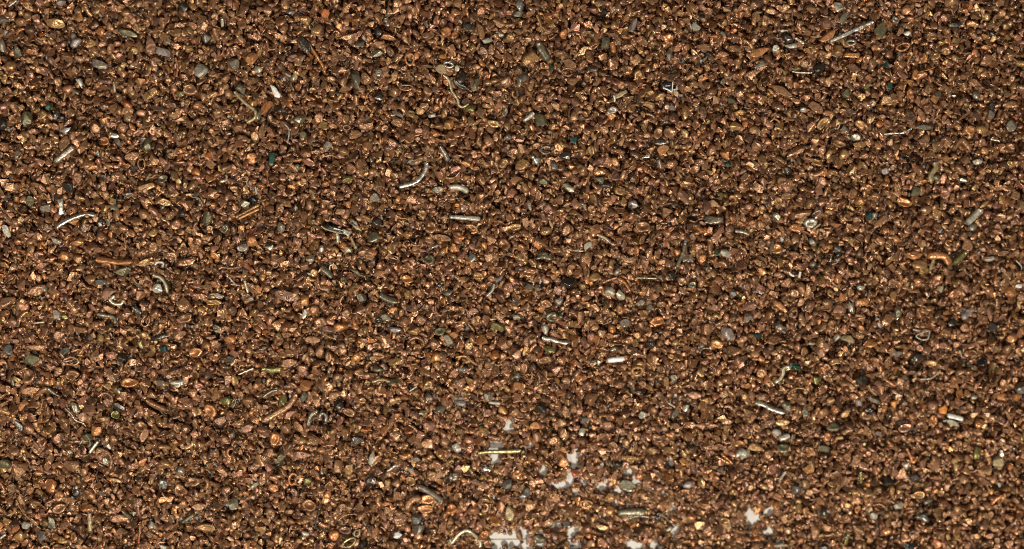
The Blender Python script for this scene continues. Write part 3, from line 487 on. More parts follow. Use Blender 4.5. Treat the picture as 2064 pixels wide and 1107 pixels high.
K('H', 430, 445, 32, 20, 20, 'dg'); W('H', [(395, 490), (425, 480), (440, 455)], 8, 'pg'); P('H', [(38, 722), (52, 708), (82, 714), (130, 772), (115, 784), (80, 762)], 14, 'or', 'pinkish red-brown copper wedge', 'copper_flake'); P('H', [(640, 275), (655, 235), (712, 182), (745, 225), (700, 240), (668, 272)], 14, 'cu', 'large curved brown copper flake', 'copper_flake')
W('H', [(975, 948), (985, 895), (952, 900), (905, 922), (940, 945), (978, 942)], 9, 'pg', 'thin grey wire bent into a triangle', flat=1.0); G('H', 912, 1060, 42, 36, -10, 'dg', 'r', 'large dark glossy bead with ridges'); G('H', 1305, 1080, 33, 26, 0, 'bk', 'r', 'small black glossy bead'); G('H', 925, 492, 50, 28, 5, 'go', 'r'); G('H', 892, 436, 50, 26, 5, 'or', 'a'); G('H', 1475, 656, 40, 30, -10, 'or', 'f'); G('H', 1530, 622, 20, 12, 0, 'wh', 'a'); G('H', 490, 942, 46, 24, -5, 'tn', 'o'); G('H', 430, 930, 20, 22, 0, 'pg', 'r'); K('H', 508, 750, 26, 42, 15, 'gr')
K('H', 1205, 788, 38, 36, 0, 'li'); R('H', 1100, 360, 24, 22, 0, 12, 'or', gap=0.9); G('H', 905, 50, 33, 32, 0, 'ol', 'f'); G('H', 170, 1095, 34, 15, 0, 'gn', 'a', name='plastic_chip'); W('H', [(1508, 468), (1538, 500), (1540, 525)], 8, 'pg'); G('H', 1350, 460, 32, 14, 15, 'pg', 'o'); G('H', 620, 198, 20, 28, 0, 'te', 'a'); G('H', 656, 196, 18, 20, 0, 'pg', 'r'); G('H', 570, 870, 20, 20, 0, 'or', 'r'); G('H', 35, 385, 15, 38, -20, 'gr', 'o'); K('H', 85, 872, 40, 34, 0, 'gr'); G('H', 434, 575, 26, 33, 0, 'or', 'r', 'bright orange-gold copper granule below pale pebbles')
G('H', 1052, 640, 18, 24, 20, 'cr', 'a'); G('H', 1350, 790, 15, 46, 10, 'pk', 'f'); G('H', 795, 785, 22, 44, 0, 'gg', 'a'); G('H', 75, 108, 26, 28, 0, 'go', 'c'); G('H', 130, 80, 34, 20, 0, 'cu', 'f'); G('H', 215, 188, 62, 24, 5, 'cu', 'o'); G('H', 655, 80, 36, 28, 0, 'cu', 'r'); G('H', 838, 118, 48, 26, -15, 'or', 'c'); G('H', 380, 182, 30, 24, 0, 'go', 'c'); G('H', 180, 270, 46, 24, -10, 'or', 'c'); G('H', 70, 395, 26, 34, 0, 'or', 'c'); G('H', 445, 760, 40, 28, -10, 'pk', 'f'); G('H', 790, 1032, 36, 20, 5, 'gr', 'f'); G('H', 1080, 980, 38, 22, 0, 'pk', 'f'); G('H', 1485, 935, 40, 28, 30, 'or', 'r'); G('H', 1125, 95, 34, 26, 45, 'cu', 'f'); G('H', 1122, 165, 26, 26, 0, 'cu', 'c')
G('H', 1190, 320, 28, 28, 0, 'cu', 'r'); G('H', 1000, 1085, 40, 22, 0, 'go', 'c'); G('H', 720, 820, 36, 38, 20, 'cu', 'a')
G('H', 1120, 840, 30, 22, 10, 'dg', 'a'); G('H', 1370, 870, 28, 30, 0, 'dg', 'f'); G('H', 390, 665, 24, 26, 0, 'go', 'c'); G('H', 765, 680, 24, 30, -10, 'go', 'r')
R('H', 305, 185, 30, 16, 30, 8, 'li'); G('H', 1245, 265, 30, 26, 0, 'gr', 'r'); G('H', 1385, 580, 14, 36, -10, 'or', 'o'); W('H', [(1165, 1010), (1180, 1050)], 8, 'cr') ; G('H', 275, 968, 20, 10, 0, 'cr', 'a'); W('H', [(860, 655), (925, 655)], 9, 'pk'); W('H', [(885, 880), (930, 890)], 14, 'gr'); R('H', 1130, 1050, 24, 28, 0, 12, 'cu', gap=1.0)
# --- bottom row, first quarter
W('I', [(290, 140), (328, 168), (368, 188)], 27, 'gg', 'tapered olive-silver metal drop', taper=0.75); W('I', [(395, 260), (430, 292), (455, 328), (512, 352)], 10, 'si', 'thin silver wire curling past a dark wedge'); G('I', 450, 254, 40, 28, -25, 'gg', 'f'); G('i', 350, 430, 165, 120, -20, 'ol', 'r', 'olive chunk with a hooked leg'); W('i', [(420, 520), (445, 610), (380, 690)], 90, 'ol', flat=0.8); W('i', [(225, 510), (150, 620)], 55, 'pg')
W('i', [(665, 545), (590, 640), (500, 760), (415, 880)], 95, 'si', 'silver stick beside an olive chunk', rough=0.2)
P('I', [(1322, 200), (1360, 188), (1395, 195), (1390, 235), (1350, 232)], 34, 'yg', 'yellow end of a coiled dark spring', 'metal_chip'); R('I', 1395, 222, 13, 30, -15, 9, 'dg'); R('I', 1412, 224, 13, 28, -15, 9, 'tn'); R('I', 1430, 228, 12, 26, -15, 9, 'dg')
K('I', 1072, 108, 44, 26, 20, 'pg'); G('I', 970, 105, 28, 20, -10, 'gr', 'a'); G('I', 915, 960, 20, 24, -20, 'pg', 'r'); G('I', 160, 962, 28, 25, 0, 'pg', 'r'); G('I', 255, 1026, 28, 30, 0, 'bg', 'a'); G('I', 985, 715, 26, 36, 0, 'bg', 'c'); W('I', [(100, 808), (140, 882), (198, 938), (248, 982)], 8, 'go', 'long thin golden copper hair'); G('I', 980, 1095, 24, 14, -20, 'pg', 'o'); G('I', 1525, 795, 13, 15, 20, 'cr', 'a'); W('I', [(888, 212), (935, 240), (1005, 270)], 40, 'cu', 'thick brown copper bar sloping down'); G('I', 120, 625, 52, 38, 35, 'cu', 'f', 'large brown copper slab with a folded edge'); G('I', 870, 420, 26, 46, -15, 'cu', 'f')
W('I', [(845, 965), (836, 1072)], 10, 'rd'); G('I', 1530, 726, 32, 14, 20, 'pg', 'o'); W('I', [(540, 890), (545, 1000)], 22, 'tn'); W('I', [(1100, 945), (1175, 895)], 26, 'ol'); W('I', [(1440, 52), (1530, 15)], 12, 'cr'); G('I', 30, 592, 40, 30, 0, 'ol', 'a'); G('I', 808, 893, 15, 15, 0, 'pg', 'a'); W('I', [(0, 1042), (40, 1015)], 12, 'pg'); G('I', 715, 250, 40, 30, 0, 'dg', 'f'); W('I', [(610, 500), (650, 520), (674, 565), (665, 625)], 22, 'cu', 'brown copper hook curved like a cane')
G('I', 635, 575, 22, 26, 0, 'gg', 'f'); G('I', 190, 150, 60, 24, 5, 'cu', 'f'); G('I', 250, 150, 44, 18, 30, 'cu', 'o'); G('I', 175, 70, 36, 50, -10, 'cu', 'c'); G('I', 435, 55, 44, 34, 0, 'cu', 'c'); G('I', 780, 100, 56, 30, 10, 'or', 'c'); G('I', 1270, 270, 44, 36, -40, 'or', 'c'); G('I', 1500, 212, 36, 28, 0, 'cu', 'r'); G('I', 1485, 380, 46, 26, 10, 'pk', 'f'); G('I', 580, 390, 34, 34, 0, 'or', 'a'); G('I', 85, 515, 36, 34, 0, 'cu', 'r'); G('I', 530, 855, 40, 22, -5, 'or', 'o'); G('I', 360, 860, 44, 32, 30, 'cu', 'c'); G('I', 1240, 975, 60, 26, -5, 'go', 'c'); G('I', 350, 435, 30, 34, 0, 'pk', 'r'); G('I', 1085, 745, 34, 40, 0, 'cu', 'c')
G('I', 430, 605, 50, 34, 0, 'cu', 'a'); G('I', 720, 920, 56, 24, 0, 'cu', 'f'); G('I', 1340, 640, 26, 40, 30, 'cu', 'f'); G('I', 310, 720, 36, 40, 0, 'or', 'a'); W('I', [(590, 190), (630, 165), (670, 185), (675, 215)], 16, 'cu'); G('I', 500, 310, 28, 32, 0, 'pk', 'f'); G('I', 695, 295, 26, 26, 0, 'yg', 'c'); G('I', 1090, 630, 28, 30, 0, 'gr', 'r'); G('I', 1410, 835, 28, 36, 0, 'gg', 'f'); W('I', [(745, 880), (795, 920)], 22, 'ol'); G('I', 1170, 700, 40, 30, 0, 'cu', 'c'); G('I', 310, 940, 26, 46, 10, 'gg', 'a'); G('I', 850, 365, 40, 34, 0, 'cu', 'c'); G('I', 1040, 40, 46, 18, 20, 'dk', 'f'); G('I', 1120, 70, 22, 40, 0, 'cu', 'o'); G('I', 1200, 850, 44, 24, -5, 'cu', 'f'); G('I', 460, 765, 22, 22, 0, 'bg', 'a'); G('I', 110, 365, 24, 36, 20, 'bg', 'f'); G('I', 690, 690, 40, 12, -20, 'go', 'o'); G('I', 1325, 335, 40, 34, 0, 'dk', 'f')
# --- bottom row, second quarter
W('J', [(980, 728), (1030, 752), (1078, 782), (1128, 818)], 30, 'gr', 'dull grey stub sloping down above a bluish bead'); G('J', 970, 928, 36, 33, 0, 'bg', 'r', 'round bluish grey bead with ridged face'); R('y', 575, 775, 370, 225, 28, 120, 'br', 'brass-yellow oval metal ring'); R('y', 920, 350, 165, 205, -20, 75, 'tn'); G('y', 1220, 890, 220, 210, 0, 'dg', 'a', 'dark grey crystal lump beside a brass ring', flat=0.8)
W('J', [(1168, 1052), (1182, 1070), (1228, 1018), (1275, 998), (1322, 1030), (1352, 1070), (1352, 1098)], 18, 'cr', 'cream silver wire bent into an arch', flat=1.0); W('J', [(1340, 532), (1400, 524), (1480, 522), (1600, 516)], 23, 'br', 'long level brass-yellow rod'); W('J', [(132, 145), (88, 156), (42, 188)], 19, 'gg', 'greenish silver wire curved like a claw'); W('J', [(372, 268), (332, 300), (314, 366)], 23, 'gg', 'grey-green bent wire with a grey crook beside it'); W('J', [(382, 318), (398, 286), (424, 302), (420, 342)], 19, 'bg')
W('J', [(45, 330), (120, 285), (198, 238), (242, 168)], 33, 'cu', 'long bent brown copper bar'); G('J', 498, 240, 31, 33, 0, 'dg', 'r', 'dark glossy round bead with a pale glint'); G('J', 700, 557, 20, 46, -28, 'pg', 'o'); G('J', 612, 452, 42, 28, -10, 'dg', 'f'); G('J', 1210, 500, 25, 30, 20, 'pg', 'a', 'pale facetted bead with dark sides'); W('J', [(788, 636), (815, 622), (842, 600)], 13, 'pg'); G('J', 795, 710, 17, 27, 0, 'go', 'a'); G('J', 311, 696, 26, 21, 0, 'yg', 'r'); G('J', 1170, 577, 24, 11, 30, 'go', 'o'); G('J', 932, 696, 30, 29, 10, 'go', 'c')
R('J', 222, 682, 28, 42, -10, 14, 'or', gap=1.0); R('J', 262, 690, 26, 36, -20, 12, 'cu', gap=1.6); W('J', [(912, 878), (926, 822), (968, 796), (990, 815)], 38, 'cu', 'thick brown copper crescent'); G('J', 1032, 806, 50, 29, 5, 'or', 'c'); K('J', 1228, 222, 38, 30, 10, 'li'); W('J', [(38, 18), (92, 26), (158, 18)], 30, 'yg', 'yellow-green stub lying level'); G('J', 742, 640, 34, 29, -15, 'dk', 'f', 'dark brown smooth copper disc'); G('J', 1035, 470, 40, 29, -5, 'cu', 'f'); G('J', 1045, 364, 38, 31, 0, 'pk', 'f', 'pinkish angular copper plate'); G('J', 1512, 715, 31, 30, 0, 'bg', 'a')
K('J', 1190, 672, 32, 28, 0, 'gr'); K('J', 1392, 625, 28, 20, -20, 'si'); G('J', 278, 541, 56, 22, -5, 'pk', 'f', 'long flat pinkish copper slab'); G('J', 150, 548, 22, 44, -10, 'ol', 'o'); G('J', 472, 175, 44, 24, 30, 'cu', 'f'); G('J', 296, 1016, 24, 14, -10, 'pg', 'a'); G('J', 855, 1026, 26, 20, 0, 'wh', 'a'); G('J', 1115, 265, 32, 24, 0, 'gg', 'r'); G('J', 932, 630, 18, 28, 20, 'pg', 'o'); W('J', [(490, 936), (542, 900), (602, 894)], 9, 'cu'); G('J', 1530, 895, 26, 46, 0, 'tn', 'f'); G('J', 1540, 890, 14, 30, 0, 'ol', 'f')
G('J', 205, 290, 42, 20, 30, 'pk', 'f'); G('J', 262, 375, 44, 22, -50, 'cu', 'f'); G('J', 350, 370, 36, 22, 45, 'pk', 'a'); G('J', 180, 375, 34, 32, 0, 'cu', 'r'); G('J', 115, 440, 32, 44, -20, 'or', 'c'); G('J', 560, 280, 42, 26, -15, 'cu', 'c'); G('J', 300, 120, 40, 34, 0, 'or', 'a'); G('J', 640, 210, 24, 20, 0, 'go', 'c'); G('J', 560, 625, 26, 40, -15, 'go', 'f'); G('J', 495, 605, 26, 40, 0, 'cu', 'o'); G('J', 845, 705, 30, 32, 0, 'cu', 'r'); G('J', 1180, 865, 38, 34, 0, 'or', 'c'); G('J', 1020, 865, 48, 28, 5, 'or', 'c'); G('J', 870, 930, 42, 28, 15, 'pk', 'f'); G('J', 980, 985, 44, 30, 40, 'gr', 'a'); G('J', 690, 695, 34, 26, 20, 'dg', 'f')
G('J', 740, 210, 34, 22, 0, 'cu', 'c'); G('J', 1130, 415, 24, 30, 0, 'cu', 'r')
G('J', 40, 385, 36, 24, 0, 'pk', 'r'); G('J', 365, 215, 22, 34, 0, 'cu', 'f')
W('J', [(700, 95), (760, 80), (830, 100)], 18, 'tn'); G('J', 830, 95, 34, 20, 0, 'ol', 'o'); G('J', 735, 18, 34, 20, 0, 'ol', 'r'); G('J', 285, 190, 20, 34, -35, 'gg', 'o'); G('J', 165, 205, 22, 34, -25, 'yg', 'o'); G('J', 320, 840, 46, 40, 0, 'cu', 'c'); G('J', 535, 995, 40, 24, 0, 'dk', 'c'); W('J', [(925, 155), (970, 125)], 9, 'pg'); G('J', 1380, 400, 30, 24, 0, 'go', 'a'); G('J', 1400, 190, 30, 24, 30, 'gr', 'a'); G('J', 1440, 225, 36, 10, -5, 'pg', 'o'); G('J', 965, 565, 26, 18, 10, 'gr', 'r'); G('J', 1060, 660, 30, 20, 20, 'go', 'c'); W('J', [(350, 985), (375, 900), (385, 830)], 9, 'dg'); G('J', 1035, 115, 34, 22, 30, 'go', 'c'); G('J', 30, 985, 34, 20, 10, 'go', 'a')
# --- bottom row, third quarter
W('K', [(640, 893), (700, 890), (760, 888), (802, 890)], 40, 'gg', 'thick grey-green rod lying level', rough=0.08); W('K', [(690, 935), (760, 915), (830, 920)], 9, 'gr'); G('K', 175, 263, 36, 29, -10, 'dg', 'r', 'dark blue-grey bead with twin glints'); G('K', 436, 330, 26, 23, 0, 'bg', 'r'); G('K', 790, 296, 29, 22, 30, 'pg', 'a'); G('K', 980, 292, 33, 18, 35, 'gg', 'o'); G('K', 1052, 256, 16, 22, -20, 'si', 'a'); W('K', [(945, 225), (985, 250)], 12, 'pg'); G('K', 425, 400, 24, 24, 0, 'cr', 'a')
G('K', 482, 206, 44, 40, 0, 'cu', 'a', 'large blocky brown copper granule'); R('K', 755, 32, 42, 38, 0, 22, 'go', 'thick golden copper ring', gap=0.8); K('K', 1392, 530, 40, 44, -30, 'pg', 'pale grey folded foil scrap'); G('K', 1475, 492, 54, 24, -5, 'go', 'f', 'long flat bronze copper plate with a bright end'); G('K', 1505, 186, 42, 22, -10, 'pk', 'f')
W('k', [(195, 290), (330, 312), (450, 375), (560, 422), (740, 475)], 82, 'si', 'beaded silver wire sloping down', rough=0.24); G('k', 805, 365, 118, 100, -15, 'gg', 'a', 'greenish grey lump at the end of a beaded wire'); G('k', 1130, 455, 60, 105, 5, 'gg', 'f'); G('k', 600, 850, 88, 72, 0, 'pg', 'r', 'pale bead touching a pale stub'); W('k', [(640, 965), (730, 930), (830, 895)], 82, 'pg'); W('k', [(820, 1010), (880, 950), (940, 900)], 26, 'gr')
R('K', 450, 840, 42, 30, -10, 12, 'or', 'oval copper ring filled with gold', look='oval copper ring'); G('K', 452, 842, 26, 16, -10, 'go', 'c'); G('K', 332, 960, 34, 16, -40, 'dg', 'f'); R('K', 935, 912, 18, 18, 0, 9, 'gr'); R('K', 890, 905, 14, 13, 0, 8, 'gr'); W('K', [(1228, 545), (1310, 590)], 17, 'go'); W('K', [(1262, 530), (1330, 592)], 17, 'or'); G('K', 30, 655, 34, 20, 25, 'or', 'c')

G('K', 320, 280, 26, 40, 0, 'cu', 'f'); G('K', 375, 260, 22, 28, 0, 'cu', 'r'); G('K', 645, 105, 40, 30, 0, 'cu', 'r'); G('K', 580, 368, 38, 28, 0, 'pk', 'f'); G('K', 690, 468, 24, 26, 0, 'go', 'r'); G('K', 955, 515, 46, 24, -5, 'go', 'o'); G('K', 215, 845, 20, 46, -10, 'cu', 'o'); G('K', 220, 948, 36, 22, 35, 'cu', 'o'); G('K', 305, 585, 38, 32, 30, 'or', 'f'); G('K', 720, 560, 60, 16, 0, 'go', 'o')
G('K', 1290, 945, 40, 26, -20, 'go', 'c'); G('K', 1190, 990, 36, 34, 0, 'pk', 'f'); G('K', 1060, 425, 34, 30, 0, 'cu', 'r'); G('K', 880, 437, 36, 28, 0, 'cu', 'c'); G('K', 930, 95, 20, 30, 0, 'go', 'a'); G('K', 975, 80, 20, 30, 0, 'gr', 'a'); G('K', 30, 125, 30, 28, 0, 'or', 'r'); K('K', 25, 62, 30, 24, 0, 'gg'); K('K', 775, 160, 30, 22, 20, 'dg'); G('K', 145, 365, 36, 24, 0, 'or', 'a') ; G('K', 1100, 180, 46, 26, 0, 'pk', 'f')
G('K', 1085, 915, 30, 26, 0, 'or', 'r'); G('K', 590, 880, 30, 30, 0, 'or', 'a'); K('K', 75, 770, 40, 36, 0, 'bg'); G('K', 1380, 915, 24, 44, 10, 'cu', 'o'); G('K', 690, 725, 46, 36, -20, 'gg', 'f'); K('K', 870, 915, 40, 30, 0, 'dg'); G('K', 540, 980, 38, 16, -20, 'go', 'o'); G('K', 520, 785, 40, 10, 0, 'dk', 'o'); K('K', 955, 985, 34, 26, 0, 'gr'); G('K', 640, 605, 36, 24, 0, 'dg', 'a'); G('K', 380, 650, 24, 26, 0, 'rd', 'r', name='plastic_bead'); K('K', 170, 1055, 34, 30, 0, 'gg'); G('K', 1060, 720, 30, 24, 0, 'li', 'r'); G('K', 820, 720, 28, 24, 0, 'pk', 'a'); G('K', 780, 775, 28, 18, 20, 'cu', 'r')
# bits lying on the bare board
G('q', 1200, 720, 95, 150, 20, 'cu', 'o'); G('q', 1270, 900, 60, 70, 20, 'dk', 'a'); G('q', 810, 1050, 100, 90, 0, 'dk', 'r'); W('q', [(590, 665), (700, 645), (800, 640), (845, 700)], 38, 'cu'); G('q', 330, 940, 120, 130, 0, 'cu', 'c'); G('q', 230, 660, 130, 120, 0, 'or', 'c'); G('q', 1500, 900, 110, 120, 0, 'pk', 'f')
# --- bottom row, last quarter
W('L', [(118, 28), (140, 14), (128, 4), (105, 14), (98, 50), (80, 82), (48, 98)], 19, 'cr', 'cream silver wire hooked like a letter J', flat=0.9); P('L', [(150, -8), (205, 0), (200, 22), (165, 20)], 14, 'gn', None, 'plastic_chip'); P('L', [(1040, 255), (1060, 245), (1075, 232), (1090, 250), (1085, 290), (1045, 288)], 22, 'oc', 'vivid orange-yellow plastic chip'); W('L', [(1092, 298), (1184, 320)], 25, 'wh', 'short white stick beside the orange chip', rough=0.04); G('L', 1132, 348, 42, 16, -25, 'pg', 'f')
G('L', 1275, 530, 27, 42, -5, 'yg', 'o', 'mossy yellow-green oblong grain'); G('L', 1420, 535, 18, 26, 30, 'si', 'a', 'small silver bead on a tan-grey disc'); G('L', 1400, 578, 36, 32, 0, 'tn', 'f'); W('L', [(848, 498), (868, 540), (885, 582), (912, 550)], 19, 'or', 'orange copper wire curved like a fish hook'); G('L', 845, 600, 14, 14, 0, 'wh', 'r'); W('L', [(80, 697), (118, 645)], 18, 'pg'); G('L', 185, 750, 28, 28, 0, 'bg', 'r', 'round blue-grey bead in fine granules'); G('L', 800, 846, 33, 20, 5, 'pg', 'a'); G('L', 978, 816, 30, 16, 15, 'gg', 'o')
W('L', [(128, 168), (168, 137), (220, 135), (246, 158)], 13, 'go', 'thin golden wire bowed into a hoop'); G('L', 575, 85, 38, 32, 0, 'dg', 'a', 'dark facetted metal bead'); W('L', [(930, 84), (1000, 76), (1052, 30)], 7, 'pg'); W('L', [(770, 162), (822, 182)], 8, 'pg'); G('L', 1530, 135, 28, 34, -20, 'bg', 'o'); G('L', 590, 610, 44, 24, -40, 'pk', 'f'); G('L', 543, 575, 24, 42, -15, 'cu', 'f'); G('L', 895, 676, 40, 25, 0, 'dg', 'f'); G('L', 735, 702, 34, 28, -10, 'dg', 'a'); G('L', 345, 500, 40, 20, -5, 'ol', 'f'); G('L', 402, 366, 42, 28, -10, 'ol', 'c')
G('L', 1055, 770, 20, 24, -30, 'go', 'c'); G('L', 918, 775, 40, 26, 0, 'go', 'c'); G('L', 1520, 192, 30, 24, 0, 'or', 'a'); G('L', 650, 205, 36, 18, -35, 'gr', 'o'); G('L', 1010, 335, 26, 36, 0, 'or', 'c'); G('L', 300, 1010, 28, 42, 0, 'cu', 'f')
G('L', 1290, 350, 34, 28, 0, 'or', 'r'); G('L', 790, 435, 24, 26, 0, 'pk', 'r'); G('L', 840, 375, 46, 26, 20, 'pk', 'c'); G('L', 100, 345, 46, 20, 0, 'go', 'f'); G('L', 605, 300, 40, 28, 0, 'cu', 'c'); G('L', 480, 285, 20, 40, -35, 'go', 'o'); W('L', [(720, 85), (778, 120)], 14, 'or'); G('L', 530, 182, 28, 24, 0, 'cu', 'r'); G('L', 100, 500, 40, 30, 0, 'ol', 'c')
K('L', 935, 915, 44, 30, 0, 'bg'); K('L', 350, 890, 24, 30, 0, 'dg'); G('L', 350, 1095, 34, 16, 0, 'dg', 'r'); G('L', 870, 1090, 44, 24, 0, 'bk', 'a'); W('L', [(480, 1085), (498, 1020)], 18, 'yg'); G('L', 650, 910, 24, 22, -30, 'pg', 'f'); W('L', [(640, 840), (690, 835), (730, 870)], 13, 'cu'); G('L', 560, 218, 20, 26, 0, 'li', 'a'); G('L', 620, 275, 28, 26, 0, 'dg', 'c'); G('L', 750, 300, 18, 26, 0, 'dg', 'r'); G('L', 440, 435, 26, 14, 10, 'go', 'o'); G('L', 680, 412, 22, 14, 0, 'li', 'a'); G('L', 770, 230, 20, 24, 0, 'oc', 'a', name='plastic_chip'); G('L', 305, 85, 26, 26, 0, 'yg', 'a'); W('L', [(570, 640), (575, 710)], 15, 'yg'); G('L', 1410, 720, 14, 16, 0, 'pg', 'r')

G('L', 80, 1085, 30, 14, 20, 'pg', 'o'); G('L', 1255, 190, 20, 14, 10, 'pg', 'r')


# ------------------------------------------------------------------ filling the pile
MASSG = {}                                            # shape index -> list of (rotation, scale, place, tint)
PROT = []
pr = np.random.default_rng(3)
for k in range(44): PROT.append(('h', *hull_shape(pr)) if k % 11 < 6 else ('g', *grain_shape(pr, ICO2, 'ocrca'[k % 11 - 6])))
def curl(r, turn, rad, tw):
    th = np.linspace(-turn / 2, turn / 2, 8); R0 = 1 / max(turn / 2, 1.0)
    p = np.column_stack([np.sin(th) * R0, (1 - np.cos(th)) * R0]); p -= (p.max(0) + p.min(0)) / 2
    V, F = tube_shape(r, p, rad, 6, tw, 0.12, 0.25)
    V -= (V.max(0) + V.min(0)) / 2
    F = [x for f in F for x in ((f[0], f[1], f[2]), (f[0], f[2], f[3]))[: 2] if len(f) == 4] + [(f[0], f[i], f[i + 1]) for f in F if len(f) == 6 for i in range(1, 5)]
    return V / np.abs(V).max(), np.array(F)
for k in range(16): PROT.append(('s', *curl(pr, pr.choice([0.4, 0.8, 1.2, 1.8, 2.6, 4.2]), pr.uniform(0.2, 0.36), pr.uniform(0.8, 1.8))))
NG, NS = 44, 16

def tint(r):
    k = r.random()
    c = np.array(CUC['cu'] if k < .64 else CUC['go'] if k < .68 else CUC['pk'] if k < .84 else CUC['or'] if k < .88 else CUC['dk'] if k < .992 else (0.22, 0.18, 0.13))
    return np.clip(c * r.uniform(0.78, 1.2) * (1 + r.normal(size=3) * 0.04), 0, 1)

def fits(x, y, a):
    i, j = ci(x, y); m = int(a / CELL) + 1
    return m < i < NX - m - 1 and m < j < NY - m - 1

def drop(x, y, a, b, c, th, q=0.62, test=None):
    """rest an ellipsoidal grain on the height map; returns its centre height or None"""
    i, j = ci(x, y); m = int(max(a, b) / CELL) + 1
    sl = (slice(j - m, j + m + 1), slice(i - m, i + m + 1))
    dx, dy = GX[sl] - x, GY[sl] - y
    co, si = math.cos(th), math.sin(th)
    u = (dx * co + dy * si) / a; v = (-dx * si + dy * co) / b
    rr = u * u + v * v; ins = rr < 1
    if not ins.any(): return None
    if test is not None and test(sl, ins): return None
    prof = np.sqrt(np.maximum(1 - rr, 0)) * c
    z = max(c * 0.9, np.quantile((H[sl] + prof * 0.85)[ins], q))
    H[sl] = np.where(ins, np.maximum(H[sl], z + prof), H[sl])
    return z

def fill(n, level, use_mask, big=1.0, sliver=0.19):
    r = rng; made = 0
    xs = r.uniform(HX0 + .2, -HX0 - .2, n); ys = r.uniform(HY0 + .2, -HY0 - .2, n)
    for x, y in zip(xs, ys):
        i, j = ci(x, y)
        if BARE[j, i] or H[j, i] > T[j, i] * level: continue
        if use_mask and MASK[j, i]: continue
        sl_ = r.random() < sliver
        a = (min(0.092, max(0.022, r.lognormal(math.log(0.059), 0.28)))) * big
        if sl_:
            a *= r.uniform(0.85, 1.3); k = NG + int(r.integers(NS)); b = a * r.uniform(.5, .95); c = a * r.uniform(.5, .9); fp = (a, a * 0.4, a * 0.24)
        else:
            k = int(r.integers(NG)); b = a * r.uniform(.5, .95); c = b * r.uniform(.36, .8); fp = (a, b, c)
        th = r.uniform(0, 6.283)
        def test(sl, ins):
            if BARE[sl][ins].mean() > 0.13: return True
            return use_mask and MASK[sl][ins].mean() > 0.06
        z = drop(x, y, *fp, th, q=0.62 if not use_mask else 0.76, test=test)
        if z is None: continue
        tl = r.normal() * 0.42, r.normal() * 0.42, th
        MASSG.setdefault(k, []).append((tl, (a, b, c), (x, y, z), tint(r))); made += 1
    return made

def gap_fill(n):
    """grains for the places where the board still shows and should not"""
    J, I = np.nonzero((H < 0.02) & ~BARE)
    if not len(J): return
    for q in rng.permutation(len(J))[:n]:
        j, i = J[q], I[q]
        if H[j, i] >= 0.02: continue
        a = rng.uniform(0.04, 0.062); b = a * rng.uniform(.6, .9); c = b * rng.uniform(.5, .8); th = rng.uniform(0, 6.28)
        x, y = gx[i], gy[j]
        if not fits(x, y, a): continue
        z = drop(x, y, a, b, c, th, q=0.3, test=lambda sl, ins: BARE[sl][ins].mean() > 0.1)
        if z is not None: MASSG.setdefault(int(rng.integers(NG)), []).append(((rng.normal() * .3, rng.normal() * .3, th), (a, b, c), (x, y, z), tint(rng)))

fill(52000, 0.62, False)
gap_fill(40000)

# ------------------------------------------------------------------ rest the catalogued things on it
def cells_of(V, F, x, y):
    P3 = [V]
    for f in F:
        f = list(f); P3.append(V[f].mean(0)[None]); 
        if len(f) > 2: P3.append((V[f] + np.roll(V[f], 1, 0)) / 2)
    A = np.vstack(P3)
    I = np.clip(((A[:, 0] + x - HX0) / CELL).astype(int), 0, NX - 1); J = np.clip(((A[:, 1] + y - HY0) / CELL).astype(int), 0, NY - 1)
    return J, I, A[:, 2]

def settle(it, sink=0.35):
    x, y = it['ctr'] if 'ctr' in it else at(*it['px'])
    V = it['parts'][0][1]; F = it['parts'][0][2]
    J, I, Z = cells_of(V, F, x, y)
    lo = np.full((NY, NX), np.inf) if False else None
    low, hi = Z.min(), Z.max()
    bottom = Z < (low + hi) / 2
    z = max(-low, np.quantile(H[J[bottom], I[bottom]] - Z[bottom], 0.75 if it['cat'] == 'granule' else 0.88))
    tm = np.median(T[J, I])
    z = max(min(z, max(-low, tm * 1.02 + 0.02 - low * 0.4)), tm * (1.04 if it['cat'] in ('chip', 'flake', 'bead') else 0.96 if it['cat'] != 'granule' else 0.86), -low)
    it['at'] = (x, y, z)
    np.maximum.at(H, (J, I), Z + z)
    MASK[J, I] = True
ORDER = {'granule': 0, 'bead': 0, 'foil': 1, 'chip': 2, 'flake': 2, 'ring': 3}
for it in sorted(ITEMS, key=lambda t: ORDER.get(t['cat'], 4)): settle(it)
for _ in range(2):
    m2 = MASK.copy()
    m2[1:] |= MASK[:-1]; m2[:-1] |= MASK[1:]; m2[:, 1:] |= MASK[:, :-1]; m2[:, :-1] |= MASK[:, 1:]
    MASK = m2

# large copper granules that are not in the catalogue, up to about 300 in all
ncu = sum(1 for it in ITEMS if it['name'] == 'copper_granule')
r2 = np.random.default_rng(77)
tries = 0
while ncu < 298 and tries < 9000:
    tries += 1
    px, py = r2.uniform(14, PW - 14), r2.uniform(14, PH - 14)
    x, y = at(px, py); i, j = ci(x, y)
    m = 8
    if MASK[j - m:j + m, i - m:i + m].any() or BARE[j - 9:j + 9, i - 9:i + 9].any(): continue
    if T[j, i] < 0.1: continue
    st = r2.choice(list('rrafoc')); col = r2.choice(['cu', 'cu', 'cu', 'cu', 'go', 'pk', 'pk', 'or', 'dk', 'dk'])
    a = r2.uniform(28, 37); b = a * r2.uniform(.6, .9)
    G('A', px * ZR, py * ZR, a, b, r2.uniform(0, 180), col, st)
    settle(ITEMS[-1]); ncu += 1

fill(60000, 1.0, True)
fill(8000, 0.90, True, 0.7, 0.15)

